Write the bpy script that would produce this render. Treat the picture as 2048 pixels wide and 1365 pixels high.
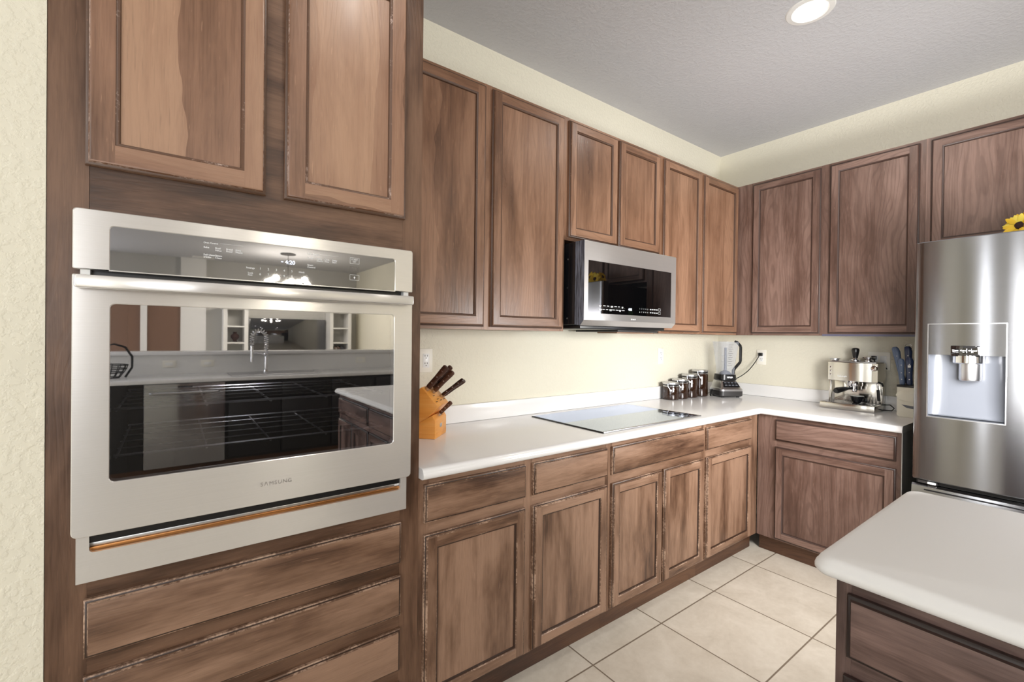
import bpy, bmesh, math, random
from mathutils import Vector, Matrix
random.seed(7)
S = bpy.context.scene
COL = S.collection
for o in list(bpy.data.objects):
    bpy.data.objects.remove(o)

# ------------------------------------------------------------------ camera
cam = bpy.data.objects.new('camera', bpy.data.cameras.new('camera'))
COL.objects.link(cam)
yaw, pit, rol, foc = 0.6442, -0.0061, 0.0119, 907.94
fw = Vector((math.sin(yaw) * math.cos(pit), math.cos(yaw) * math.cos(pit), math.sin(pit)))
rt = Vector((math.cos(yaw), -math.sin(yaw), 0))
up = rt.cross(fw)
r2 = rt * math.cos(rol) + up * math.sin(rol)
u2 = up * math.cos(rol) - rt * math.sin(rol)
cam.matrix_world = Matrix(((r2.x, u2.x, -fw.x, -3.6234), (r2.y, u2.y, -fw.y, -1.9957),
                           (r2.z, u2.z, -fw.z, 1.3508), (0, 0, 0, 1)))
cam.data.sensor_fit = 'HORIZONTAL'
cam.data.sensor_width = 36.0
cam.data.lens = foc * 36 / 2048
cam.data.shift_x = -3.2 / 2048
cam.data.shift_y = -4.03 / 2048
cam.data.clip_start = 0.02
S.camera = cam

# ------------------------------------------------------------------ view, world, lights
S.view_settings.view_transform = 'Standard'
S.view_settings.look = 'None'
S.view_settings.gamma = 1.0
S.view_settings.use_curve_mapping = False
S.view_settings.exposure = 0.02
S.cycles.max_bounces = 8
S.cycles.diffuse_bounces = 5
S.cycles.caustics_reflective = False
S.cycles.caustics_refractive = False
S.cycles.sample_clamp_indirect = 6

W = bpy.data.worlds.new('world')
S.world = W
W.use_nodes = True
W.node_tree.nodes['Background'].inputs[0].default_value = (0.85, 0.92, 1, 1)
W.node_tree.nodes['Background'].inputs[1].default_value = 1.0


def area(name, loc, direction, sx, sy, power, col=(1, 1, 1), spread=math.pi):
    l = bpy.data.lights.new(name, 'AREA')
    l.shape = 'RECTANGLE'
    l.size, l.size_y, l.energy, l.color, l.spread = sx, sy, power, col, spread
    o = bpy.data.objects.new(name, l)
    o.location = loc
    o.rotation_euler = Vector(direction).to_track_quat('-Z', 'Y').to_euler()
    COL.objects.link(o)
    return o


DAY = (0.93, 0.96, 1.0)
WARM = (1.0, 0.95, 0.88)
# daylight through the windows of the room behind the camera
area('daylight_patio_door', (-7.40, -0.90, 1.45), (1, 0, 0), 0.16, 2.2, 13, DAY)
area('daylight_patio_door', (-7.40, -1.75, 1.45), (1, 0, 0), 0.10, 2.2, 7, DAY)
area('daylight_patio_door', (-7.40, -3.95, 1.35), (1, 0.10, 0), 1.6, 2.2, 90, DAY)
area('daylight_living_window', (-5.6, -10.45, 1.6), (0.25, 1, 0), 2.8, 2.0, 180, DAY)
area('daylight_side_window', (-7.40, -8.0, 1.5), (1, 0.1, 0), 2.0, 1.7, 60, DAY)
# ceiling cans that light the kitchen
CANS = [(-1.304, -1.133), (-3.0, -1.25), (-1.304, -2.9), (-3.0, -2.9), (-4.9, -2.2), (-3.3, -4.2)]
for i, (x, y) in enumerate(CANS):
    l = bpy.data.lights.new('can_lamp', 'AREA')
    l.shape = 'DISK'
    l.size = 0.12
    l.energy = 3.6
    l.color = WARM
    o = bpy.data.objects.new('can_lamp', l)
    o.location = (x, y, 2.835)
    COL.objects.link(o)
# upward fill added mid-room to brighten the ceiling, without any fixture
area('ceiling_fill_uplight', (-2.6, -2.6, 1.9), (0, 0, 1), 3.0, 2.0, 8, (0.97, 0.98, 1))
# unseen fill added right of the frame in place of flash, aimed into the corner
area('corner_fill_light', (-1.45, -1.98, 1.33), (0.60, 0.80, -0.08), 0.6, 0.5, 46, (1, 0.99, 0.98))


# ------------------------------------------------------------------ material helpers
def sr(r, g, b):
    def f(c):
        c /= 255.0
        return c / 12.92 if c <= 0.04045 else ((c + 0.055) / 1.055) ** 2.4
    return (f(r), f(g), f(b), 1)


class NT:
    def __init__(s, name):
        s.m = bpy.data.materials.new(name)
        s.m.use_nodes = True
        s.t = s.m.node_tree
        s.b = s.t.nodes['Principled BSDF']
        s.out = s.t.nodes['Material Output']

    def n(s, typ, ins=None, **props):
        nd = s.t.nodes.new(typ)
        for k, v in props.items():
            setattr(nd, k, v)
        for k, v in (ins or {}).items():
            s.set(nd.inputs[k], v)
        return nd

    def set(s, sock, v):
        if isinstance(v, bpy.types.NodeSocket):
            s.t.links.new(v, sock)
        elif isinstance(v, bpy.types.Node):
            s.t.links.new(v.outputs[0], sock)
        else:
            sock.default_value = v

    def math(s, op, a, b=0.0, c=0.0, clamp=False):
        return s.n('ShaderNodeMath', {0: a, 1: b, 2: c}, operation=op, use_clamp=clamp).outputs[0]

    def mix(s, fac, a, b, blend='MIX'):
        return s.n('ShaderNodeMix', {0: fac, 6: a, 7: b}, data_type='RGBA', blend_type=blend).outputs[2]

    def noise(s, vec, scale=5, detail=2, rough=0.5, dist=0):
        return s.n('ShaderNodeTexNoise', {'Vector': vec, 'Scale': scale, 'Detail': detail, 'Roughness': rough, 'Distortion': dist}).outputs[0]

    def ramp(s, fac, stops):
        r = s.n('ShaderNodeValToRGB', {0: fac})
        e = r.color_ramp.elements
        while len(e) < len(stops):
            e.new(0.5)
        for i, (p, c) in enumerate(stops):
            e[i].position = p
            e[i].color = c if len(c) == 4 else (*c, 1)
        return r.outputs[0]

    def smooth(s, x, a, b):
        return s.n('ShaderNodeMapRange', {0: x, 1: a, 2: b, 3: 0.0, 4: 1.0}, interpolation_type='SMOOTHSTEP').outputs[0]

    def P(s, **kw):
        for k, v in kw.items():
            s.set(s.b.inputs[k.replace('_', ' ')], v)

    def bump(s, h, strength=0.2, dist=0.002):
        s.set(s.b.inputs['Normal'], s.n('ShaderNodeBump', {'Height': h, 'Strength': strength, 'Distance': dist}).outputs[0])

    def objco(s, rnd=True):
        tc = s.n('ShaderNodeTexCoord').outputs['Object']
        if not rnd:
            return tc
        r = s.n('ShaderNodeObjectInfo').outputs['Random']
        k = s.math('MULTIPLY', r, 43.0)
        return s.n('ShaderNodeVectorMath', {0: tc, 1: k}, operation='ADD').outputs[0]


def plain(name, rgb, rough=0.5, metal=0.0, **kw):
    t = NT(name)
    t.P(Base_Color=sr(*rgb), Roughness=rough, Metallic=metal, **kw)
    return t.m


def wood(name, horiz, dark, mid, light, rough=0.36, board=0.13, blotch=0.5, cathedral=0.25, tint=0.5, pore=0.35):
    t = NT(name)
    info = t.n('ShaderNodeObjectInfo').outputs['Random']
    tc = t.n('ShaderNodeTexCoord').outputs['Object']
    sp = t.n('ShaderNodeSeparateXYZ', {0: tc})
    h = t.math('ADD', sp.outputs[0], sp.outputs[1])
    ac, al = (sp.outputs[2], h) if horiz else (h, sp.outputs[2])
    r1 = t.math('MULTIPLY', info, 31.7)
    r2_ = t.math('MULTIPLY', info, 17.3)
    ac = t.math('ADD', ac, r1)
    al = t.math('ADD', al, r2_)

    def vec(a, b, z=0.0):
        return t.n('ShaderNodeCombineXYZ', {0: t.math('MULTIPLY', ac, a), 1: t.math('MULTIPLY', al, b), 2: z}).outputs[0]
    wob = t.math('MULTIPLY', t.math('SUBTRACT', t.noise(vec(2.2, 2.4), 1, 3, 0.55), 0.5), 0.13)
    idx = t.math('FLOOR', t.math('DIVIDE', t.math('ADD', ac, wob), board))
    tin = t.n('ShaderNodeTexWhiteNoise', {'W': idx}, noise_dimensions='1D').outputs[0]
    warp = t.noise(vec(5.0, 1.1), 1, 2, 0.5)
    rings = t.n('ShaderNodeMath', {0: t.math('ADD', t.math('MULTIPLY', ac, 260.0), t.math('MULTIPLY', warp, 95.0))}, operation='SINE').outputs[0]
    rings = t.smooth(rings, 0.35, 0.95)
    fib = t.noise(vec(210, 7), 1, 4, 0.65)
    streak = t.noise(vec(38, 1.6), 1, 4, 0.6)
    blo = t.smooth(t.noise(vec(6, 1.3), 1, 5, 0.62, 0.2), 0.28, 0.66)
    f = t.math('MULTIPLY', blo, blotch * 0.8)
    f = t.math('ADD', f, t.math('MULTIPLY', streak, 0.45))
    f = t.math('ADD', f, t.math('MULTIPLY', tin, tint * 0.5))
    f = t.math('ADD', f, t.math('MULTIPLY', fib, 0.4))
    norm = blotch * 0.8 + 0.45 + tint * 0.5 + 0.4
    f = t.math('DIVIDE', f, norm)
    col = t.ramp(f, [(0.28, sr(*dark)), (0.45, sr(*mid)), (0.66, sr(*light))])
    lines = t.math('MULTIPLY', rings, cathedral)
    dk = tuple(c * 0.62 for c in sr(*mid)[:3]) + (1,)
    col = t.mix(lines, col, dk)
    pm = t.math('MULTIPLY', t.smooth(fib, 0.52, 0.72), pore)
    col = t.mix(pm, col, tuple(c * 0.45 for c in sr(*mid)[:3]) + (1,))
    fl = t.math('MULTIPLY', t.smooth(t.noise(vec(160, 14), 1, 2, 0.5), 0.66, 0.74), 0.25)
    col = t.mix(fl, col, tuple(min(1, c * 1.6) for c in sr(*light)[:3]) + (1,))
    t.P(Base_Color=col, Roughness=t.math('ADD', t.math('MULTIPLY', blo, 0.12), rough - 0.05))
    t.b.inputs['Specular IOR Level'].default_value = 0.5
    hgt = t.math('ADD', t.math('MULTIPLY', fib, 0.8), t.math('MULTIPLY', rings, -0.35))
    t.bump(hgt, 0.22, 0.0012)
    return t.m


def worn(name, rgb, base, amount=0.5):
    t = NT(name)
    v = t.objco()
    n1 = t.noise(v, 130, 4, 0.65)
    n2 = t.noise(v, 9, 3, 0.55)
    f = t.smooth(t.math('ADD', t.math('MULTIPLY', n1, 0.6), t.math('MULTIPLY', n2, 0.7)), 0.98 - amount * 0.55, 1.16 - amount * 0.55)
    t.P(Base_Color=t.mix(f, sr(*base), sr(*rgb)), Roughness=0.4)
    return t.m


M = {}
# hand-brushed stain plus the light on each cabinet run, painted into the tones
PAL = {
    'frame': dict(dark=(46, 29, 19), mid=(82, 57, 41), light=(120, 90, 70), board=0.3, blotch=0.6, cathedral=0.06, tint=0.1, rough=0.36),
    'tower': dict(dark=(100, 72, 55), mid=(146, 110, 88), light=(176, 140, 114), board=0.17, blotch=0.3, cathedral=0.06, tint=1.1, rough=0.33),
    'upper': dict(dark=(80, 55, 40), mid=(120, 87, 66), light=(152, 116, 92), board=0.11, blotch=0.4, cathedral=0.20, tint=0.5, rough=0.32),
    'side': dict(dark=(66, 47, 40), mid=(98, 74, 64), light=(134, 108, 97), board=0.12, blotch=0.4, cathedral=0.32, tint=0.35, rough=0.34),
    'lower': dict(dark=(58, 37, 26), mid=(116, 87, 68), light=(156, 124, 102), board=0.20, blotch=0.7, cathedral=0.06, tint=0.25, rough=0.36),
    'isle': dict(dark=(44, 31, 29), mid=(74, 55, 50), light=(124, 100, 93), board=0.12, blotch=0.6, cathedral=0.12, tint=0.3, rough=0.36),
}
EDGE = {'frame': ((150, 120, 100), 0.4), 'tower': ((192, 168, 156), 0.66), 'upper': ((164, 128, 104), 0.5), 'side': ((104, 80, 72), 0.3), 'lower': ((180, 150, 128), 0.68), 'isle': ((150, 124, 114), 0.4)}  # pale edges: bare worn wood, plus light painted on lower door sides
for k, p in PAL.items():
    M[k + '_v'] = wood(k + '_wood_upright', False, **p)
    M[k + '_h'] = wood(k + '_wood_level', True, **p)
    dk = tuple(int(c * 0.75 + 6) for c in p['dark'])
    e, a_ = EDGE[k]
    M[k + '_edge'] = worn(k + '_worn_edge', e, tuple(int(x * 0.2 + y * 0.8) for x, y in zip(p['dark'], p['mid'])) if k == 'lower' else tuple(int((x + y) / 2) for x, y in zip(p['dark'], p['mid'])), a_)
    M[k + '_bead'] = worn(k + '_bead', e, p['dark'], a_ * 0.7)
    M[k + '_groove'] = worn(k + '_groove', p['mid'], tuple((x + y) // 2 for x, y in zip(dk, p['dark'])), 0.35)
M['toe'] = wood('toe_kick_wood', True, (48, 30, 20), (74, 48, 34), (100, 70, 50), rough=0.45)


def wallmat(name, rgb, bump=0.35, scale=70):
    t = NT(name)
    v = t.objco(False)
    n = t.noise(v, scale, 3, 0.55)
    n2 = t.noise(v, 1.3, 2)
    c = sr(*rgb)
    col = t.mix(n2, tuple(x * 0.95 for x in c[:3]) + (1,), tuple(min(1, x * 1.04) for x in c[:3]) + (1,))
    t.P(Base_Color=col, Roughness=0.7)
    t.bump(t.smooth(n, 0.42, 0.62), bump, 0.004)
    return t.m


M['wall'] = wallmat('cream_wall', (229, 224, 206), 0.3, 60)
M['wall_grey'] = wallmat('grey_wall', (190, 188, 184))
M['ceil'] = wallmat('ceiling_texture', (198, 198, 201), 0.25, 60)
M['white'] = plain('white_paint', (232, 231, 228), 0.45)
M['brown_wall'] = plain('brown_wall', (120, 92, 76), 0.6)


def floor_mat():
    t = NT('beige_floor_tiles')
    v = t.objco(False)
    sp = t.n('ShaderNodeSeparateXYZ', {0: v})
    fx = t.math('DIVIDE', t.math('ADD', sp.outputs[0], 2.2319 + 46.55), 0.4655)
    fy = t.math('DIVIDE', t.math('ADD', sp.outputs[1], 0.7144 + 46.55), 0.4655)
    ex = t.math('ABSOLUTE', t.math('SUBTRACT', t.math('FRACT', t.math('ADD', fx, 0.5)), 0.5))
    ey = t.math('ABSOLUTE', t.math('SUBTRACT', t.math('FRACT', t.math('ADD', fy, 0.5)), 0.5))
    e = t.math('MINIMUM', ex, ey)
    tile = t.smooth(e, 0.0055, 0.0085)
    cell = t.n('ShaderNodeCombineXYZ', {0: t.math('FLOOR', fx), 1: t.math('FLOOR', fy), 2: 0.0}).outputs[0]
    wn = t.n('ShaderNodeTexWhiteNoise', {'Vector': cell}, noise_dimensions='2D').outputs[0]
    sh = t.n('ShaderNodeVectorMath', {0: v, 1: t.math('MULTIPLY', wn, 9.0)}, operation='ADD').outputs[0]
    n1 = t.noise(sh, 5, 5, 0.65, 0.6)
    n2 = t.noise(sh, 40, 4, 0.6)
    f = t.math('ADD', t.math('MULTIPLY', n1, 0.75), t.math('MULTIPLY', n2, 0.25))
    col = t.ramp(f, [(0.3, sr(192, 182, 166)), (0.52, sr(208, 199, 184)), (0.7, sr(220, 212, 198))])
    col = t.mix(tile, sr(122, 108, 92), col)
    t.P(Base_Color=col, Roughness=t.math('SUBTRACT', 0.62, t.math('MULTIPLY', tile, 0.27)))
    t.bump(t.math('ADD', tile, t.math('MULTIPLY', n2, 0.06)), 0.35, 0.002)
    return t.m


M['floor'] = floor_mat()
M['island_surface'] = plain('matt_white_island_surface', (228, 227, 225), 0.5)
M['counter'] = plain('white_solid_surface', (236, 235, 234), 0.16)


def steel(name, rgb, rough=0.26, aniso=0.75, metal=1.0, axis='Z', scale=(3, 3, 420)):
    t = NT(name)
    v = t.objco(False)
    m = t.n('ShaderNodeMapping', {'Vector': v, 'Scale': scale}).outputs[0]
    n = t.noise(m, 1, 3, 0.6)
    c = sr(*rgb)
    col = t.mix(n, tuple(x * 0.93 for x in c[:3]) + (1,), tuple(min(1, x * 1.05) for x in c[:3]) + (1,))
    t.P(Base_Color=col, Metallic=metal, Roughness=rough, Anisotropic=aniso, Anisotropic_Rotation=0.25)
    t.set(t.b.inputs['Tangent'], t.n('ShaderNodeTangent', direction_type='RADIAL', axis=axis).outputs[0])
    t.bump(n, 0.05, 0.0006)
    return t.m


M['steel'] = steel('brushed_steel', (228, 225, 221), 0.24, 0.9, 0.62)
M['fridge_steel'] = steel('fridge_steel', (160, 160, 163), 0.18, 0.85)
M['mw_steel'] = steel('microwave_steel', (206, 203, 200), 0.28, 0.8, 0.75)
M['chrome'] = plain('chrome', (225, 225, 228), 0.08, 1.0)
M['satin'] = plain('satin_metal', (200, 200, 202), 0.3, 1.0)
M['warm_lip'] = plain('vent_lip_warm_reflection', (176, 122, 74), 0.3, 1.0)  # metal lip coloured with the orange reflections inside the vent slot
M['black'] = plain('black_plastic', (16, 16, 18), 0.3)
M['blackm'] = plain('matt_black', (10, 10, 11), 0.7)
M['case'] = plain('black_case', (20, 21, 24), 0.18)
M['grey_plastic'] = plain('grey_plastic', (98, 101, 108), 0.3)
M['dark_grey'] = plain('dark_grey_plastic', (52, 50, 50), 0.4)
M['ivory'] = plain('ivory_plastic', (244, 240, 228), 0.35)
M['slot'] = plain('socket_slot', (40, 36, 30), 0.6)
M['white_plastic'] = plain('white_plastic', (240, 240, 238), 0.3)
M['ink'] = plain('white_print', (236, 238, 240), 0.5)
M['ink_grey'] = plain('grey_print', (120, 116, 112), 0.4)
M['end_panel'] = plain('grey_laminate_end', (228, 228, 226), 0.45)
M['sky_tint'] = plain('sky_reflection_strip', (92, 92, 112), 0.35)  # blue-grey of the reflected sky, put into the colour


def glass_dark(name, mirror, tint, rough=0.015):
    # dark mirror-like appliance glass: part see-through, part reflecting
    t = NT(name)
    tr = t.n('ShaderNodeBsdfTransparent', {0: (tint, tint, tint * 1.02, 1)})
    gl = t.n('ShaderNodeBsdfGlossy', {0: (0.93, 0.93, 0.95, 1), 'Roughness': rough})
    fr = t.n('ShaderNodeFresnel', {0: 1.5}).outputs[0]
    fac = t.math('ADD', fr, mirror, clamp=True)
    mx = t.n('ShaderNodeMixShader', {0: fac, 1: tr.outputs[0], 2: gl.outputs[0]})
    t.t.links.new(mx.outputs[0], t.out.inputs[0])
    return t.m


def glass_black(name, mirror, base=(6, 6, 7), rough=0.02, tint=(0.95, 0.95, 0.97, 1)):
    t = NT(name)
    df = t.n('ShaderNodeBsdfDiffuse', {0: sr(*base)})
    gl = t.n('ShaderNodeBsdfGlossy', {0: tint, 'Roughness': rough})
    fr = t.n('ShaderNodeFresnel', {0: 1.5}).outputs[0]
    fac = t.math('ADD', fr, mirror, clamp=True)
    mx = t.n('ShaderNodeMixShader', {0: fac, 1: df.outputs[0], 2: gl.outputs[0]})
    t.t.links.new(mx.outputs[0], t.out.inputs[0])
    return t.m


M['oven_glass'] = glass_dark('oven_door_glass', 0.32, 0.85)
M['panel_glass'] = glass_black('control_panel_glass', 0.22, (28, 28, 29))
M['mw_glass'] = glass_black('microwave_glass', 0.12)
M['cook_glass'] = glass_black('cooktop_glass', 0.36, (14, 14, 16), 0.03, (0.80, 0.87, 1.0, 1))
M['jar_glass'] = glass_black('dark_jar_glass', 0.01, (44, 26, 16), 0.03)
t = NT('clear_plastic')
tr = t.n('ShaderNodeBsdfTransparent', {0: (0.93, 0.94, 0.97, 1)})
pr = t.n('ShaderNodeBsdfPrincipled', {'Base Color': (0.75, 0.8, 0.9, 1), 'Roughness': 0.1})
mx = t.n('ShaderNodeMixShader', {0: 0.16, 1: tr.outputs[0], 2: pr.outputs[0]})
t.t.links.new(mx.outputs[0], t.out.inputs[0])
M['clear'] = t.m


def emis(name, rgb, s):
    t = NT(name)
    t.P(Base_Color=sr(*rgb), Emission_Color=sr(*rgb), Emission_Strength=s)
    return t.m


M['lamp'] = emis('lit_lamp_lens', (255, 250, 240), 6.0)
M['led'] = emis('lit_clock_digits', (225, 235, 255), 1.6)


# ------------------------------------------------------------------ mesh builder
def FA(u, v, w):
    return Vector((u, -w, v))          # back wall: u right, v up, w out into the room


def FB(u, v, w):
    return Vector((-w, -u, v))         # right wall: u right, v up, w out into the room


def FW(x, y, z):
    return Vector((x, y, z))


def rotF(ox, oy, oz, ang):
    c, s = math.cos(ang), math.sin(ang)
    return lambda x, y, z: Vector((ox + x * c - y * s, oy + x * s + y * c, oz + z))


class MB:
    def __init__(s, F=FW):
        s.bm = bmesh.new()
        s.F = F
        s.mats = []

    def mi(s, m):
        if m is None:
            m = 'white'
        m = M[m] if isinstance(m, str) else m
        if m not in s.mats:
            s.mats.append(m)
        return s.mats.index(m)

    def v(s, p):
        return s.bm.verts.new(s.F(*p))

    def face(s, vs, m):
        try:
            f = s.bm.faces.new(vs)
            f.material_index = s.mi(m)
            return f
        except ValueError:
            return None

    def poly(s, pts, m):
        return s.face([s.v(p) for p in pts], m)

    def box(s, a, b, m, bev=0.0, seg=2):
        x0, x1 = sorted((a[0], b[0]))
        y0, y1 = sorted((a[1], b[1]))
        z0, z1 = sorted((a[2], b[2]))
        vs = [s.v(p) for p in ((x0, y0, z0), (x1, y0, z0), (x1, y1, z0), (x0, y1, z0), (x0, y0, z1), (x1, y0, z1), (x1, y1, z1), (x0, y1, z1))]
        fs = [s.face([vs[i] for i in q], m) for q in ((0, 3, 2, 1), (4, 5, 6, 7), (0, 1, 5, 4), (1, 2, 6, 5), (2, 3, 7, 6), (3, 0, 4, 7))]
        if bev > 0:
            es = list({e for f in fs for e in f.edges})
            r = bmesh.ops.bevel(s.bm, geom=es, offset=bev, segments=seg, affect='EDGES', profile=0.5)
            k = s.mi(m)
            for f in r['faces']:
                f.material_index = k
        return vs

    def prism(s, pts, d, m, bev=0.0, seg=2):
        d = Vector(d)
        a = [s.v(p) for p in pts]
        b = [s.v(tuple(Vector(p) + d)) for p in pts]
        fs = [s.face(a[::-1], m), s.face(b, m)]
        n = len(pts)
        for i in range(n):
            fs.append(s.face([a[i], a[(i + 1) % n], b[(i + 1) % n], b[i]], m))
        if bev > 0:
            es = list({e for f in fs if f for e in f.edges})
            r = bmesh.ops.bevel(s.bm, geom=es, offset=bev, segments=seg, affect='EDGES', profile=0.5)
            k = s.mi(m)
            for f in r['faces']:
                f.material_index = k

    def loft(s, rings, mats, cap0=None, cap1=None, closed=True):
        R = [[s.v(p) for p in r] for r in rings]
        n = len(R[0])
        for k in range(len(R) - 1):
            m = mats[k] if isinstance(mats, (list, tuple)) else mats
            for i in range(n if closed else n - 1):
                mm = m[i % len(m)] if isinstance(m, tuple) else m
                s.face([R[k][i], R[k][(i + 1) % n], R[k + 1][(i + 1) % n], R[k + 1][i]], mm)
        if cap0:
            s.face(R[0][::-1], cap0)
        if cap1:
            s.face(R[-1], cap1)
        return R

    def lathe(s, c, prof, m, n=32, axis=(0, 0, 1), cap=True):
        ax = Vector(axis).normalized()
        a = Vector((1, 0, 0)) if abs(ax.x) < 0.9 else Vector((0, 1, 0))
        e1 = (a - ax * a.dot(ax)).normalized()
        e2 = ax.cross(e1)
        c = Vector(c)
        rings = [[tuple(c + ax * h + (e1 * math.cos(2 * math.pi * i / n) + e2 * math.sin(2 * math.pi * i / n)) * max(r, 1e-5)) for i in range(n)] for r, h in prof]
        s.loft(rings, m, (m[0] if isinstance(m, list) else m) if cap else None, (m[-1] if isinstance(m, list) else m) if cap else None)

    def tube(s, pts, r, m, n=10, cap=True):
        pts = [Vector(p) for p in pts]
        rings = []
        pe = None
        for i, p in enumerate(pts):
            d = (pts[min(i + 1, len(pts) - 1)] - pts[max(i - 1, 0)]).normalized()
            if pe is None:
                a = Vector((0, 0, 1)) if abs(d.z) < 0.9 else Vector((1, 0, 0))
                e1 = (a - d * a.dot(d)).normalized()
            else:
                e1 = (pe - d * pe.dot(d)).normalized()
            pe = e1
            e2 = d.cross(e1)
            rr = r[i] if isinstance(r, (list, tuple)) else r
            rings.append([tuple(p + (e1 * math.cos(2 * math.pi * k / n) + e2 * math.sin(2 * math.pi * k / n)) * rr) for k in range(n)])
        s.loft(rings, m, m if cap else None, m if cap else None)

    def build(s, name, parent=None, base=None, smooth=32, rc=True):
        if rc:
            bmesh.ops.recalc_face_normals(s.bm, faces=s.bm.faces[:])
        me = bpy.data.meshes.new(name)
        if parent is not None:
            r = parent
            loc = Vector((0, 0, 0))
            while r is not None:
                loc += r.location
                r = r.parent
        else:
            if base is None:
                xs = [v.co for v in s.bm.verts]
                base = ((min(v.x for v in xs) + max(v.x for v in xs)) / 2, (min(v.y for v in xs) + max(v.y for v in xs)) / 2, min(v.z for v in xs))
            loc = Vector(base)
        bmesh.ops.translate(s.bm, verts=s.bm.verts[:], vec=-loc)
        s.bm.to_mesh(me)
        s.bm.free()
        for m in s.mats:
            me.materials.append(m)
        if smooth:
            me.shade_smooth()
            me.set_sharp_from_angle(angle=math.radians(smooth))
        o = bpy.data.objects.new(name, me)
        COL.objects.link(o)
        if parent is not None:
            o.parent = parent
        else:
            o.location = loc
        return o


def tag(o, label, cat, group=None):
    o['label'] = label
    o['category'] = cat
    if group:
        o['group'] = group
    return o


def struct(o):
    o['kind'] = 'structure'
    return o


def thing(name, label, cat, loc, group=None):
    o = bpy.data.objects.new(name, None)
    o.empty_display_size = 0.1
    o.location = loc
    COL.objects.link(o)
    return tag(o, label, cat, group)


def arc(cx, cy, r, a0, a1, n):
    return [(cx + r * math.cos(math.radians(a0 + (a1 - a0) * i / n)), cy + r * math.sin(math.radians(a0 + (a1 - a0) * i / n))) for i in range(n + 1)]


def rrect(x0, x1, y0, y1, r, n=5):
    if not isinstance(r, tuple):
        r = (r,) * 4            # bl, br, tr, tl
    out = []
    for (cx, cy, a, k) in ((x0 + r[0], y0 + r[0], 180, 0), (x1 - r[1], y0 + r[1], 270, 1), (x1 - r[2], y1 - r[2], 0, 2), (x0 + r[3], y1 - r[3], 90, 3)):
        out += arc(cx, cy, r[k], a, a + 90, n) if r[k] > 0 else [(cx, cy)] * (n + 1)
    return out


def plate_with_hole(b, outer, inner, w0, w1, m, mh=None, edge=0.0015):
    """outer and inner are rounded outlines of equal point count in (u, v)."""
    def shr(o, d):
        cx = (min(p[0] for p in o) + max(p[0] for p in o)) / 2
        cy = (min(p[1] for p in o) + max(p[1] for p in o)) / 2
        hx = (max(p[0] for p in o) - min(p[0] for p in o)) / 2
        hy = (max(p[1] for p in o) - min(p[1] for p in o)) / 2
        return [(cx + (p[0] - cx) * (hx - d) / hx, cy + (p[1] - cy) * (hy - d) / hy) for p in o]
    rings = [[(u, v, w0) for u, v in outer], [(u, v, w1 - edge) for u, v in outer], [(u, v, w1) for u, v in shr(outer, edge)],
             [(u, v, w1) for u, v in shr(inner, -edge)], [(u, v, w1 - edge) for u, v in inner], [(u, v, w0) for u, v in inner]]
    b.loft(rings, [m, m, m, mh or m, mh or m])


def text_bm(b, s, u, v, w, size, m, align='LEFT', bold=0.0, sx=1.0):
    cu = bpy.data.curves.new('lettering', 'FONT')
    cu.body = s
    cu.size = size
    cu.align_x = align
    cu.extrude = 0.0002
    cu.offset = bold
    cu.resolution_u = 3
    o = bpy.data.objects.new('lettering', cu)
    COL.objects.link(o)
    dg = bpy.context.evaluated_depsgraph_get()
    me = o.evaluated_get(dg).to_mesh()
    vs = [b.v((u + p.co.x * sx, v + p.co.y, w + p.co.z)) for p in me.vertices]
    for f in me.polygons:
        b.face([vs[i] for i in f.vertices], m)
    end = u + max(p.co.x for p in me.vertices) * sx
    o.evaluated_get(dg).to_mesh_clear()
    bpy.data.objects.remove(o)
    bpy.data.curves.remove(cu)
    return end


# ------------------------------------------------------------------ cabinet builders
def rect(u0, u1, v0, v1, d, w):
    return [(u0 + d, v0 + d, w), (u1 - d, v0 + d, w), (u1 - d, v1 - d, w), (u0 + d, v1 - d, w)]


def door(F, root, u0, u1, v0, v1, w, pal, stile=0.05, name='door'):
    b = MB(F)
    V, H, E, B, G = (M[pal + k_] for k_ in ('_v', '_h', '_edge', '_bead', '_groove'))
    rings = [rect(u0, u1, v0, v1, d, w + h) for d, h in ((0, 0.0003), (0, 0.010), (0.0025, 0.0125), (0.006, 0.0135), (0.0085, 0.0185), (0.011, 0.0195),
                                                        (stile - 0.001, 0.0195), (stile + 0.002, 0.0165), (stile + 0.006, 0.0155), (stile + 0.008, 0.0105))]
    HV = (H, V, H, V)
    low = pal in ('lower', 'isle')
    b.loft(rings[:6], [E if low else HV, E if pal == 'lower' else G, G, E, E if pal == 'lower' else HV], cap0=V)  # low runs: side ring takes the pale tone to paint the light it catches
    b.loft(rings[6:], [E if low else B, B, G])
    d0, wf = 0.011, w + 0.0195
    s_ = stile - 0.001
    for q, m_ in (((u0 + d0, u0 + s_, v0 + d0, v1 - d0), V), ((u1 - s_, u1 - d0, v0 + d0, v1 - d0), V), ((u0 + s_, u1 - s_, v0 + d0, v0 + s_), H), ((u0 + s_, u1 - s_, v1 - s_, v1 - d0), H)):
        b.poly([(q[0], q[2], wf), (q[1], q[2], wf), (q[1], q[3], wf), (q[0], q[3], wf)], m_)
    d = b.build(name, root)
    p = MB(F)
    s = stile + 0.004
    p.box((u0 + s, v0 + s, w + 0.004), (u1 - s, v1 - s, w + 0.0105), V)
    p.build('door_panel', d)
    return d


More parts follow.
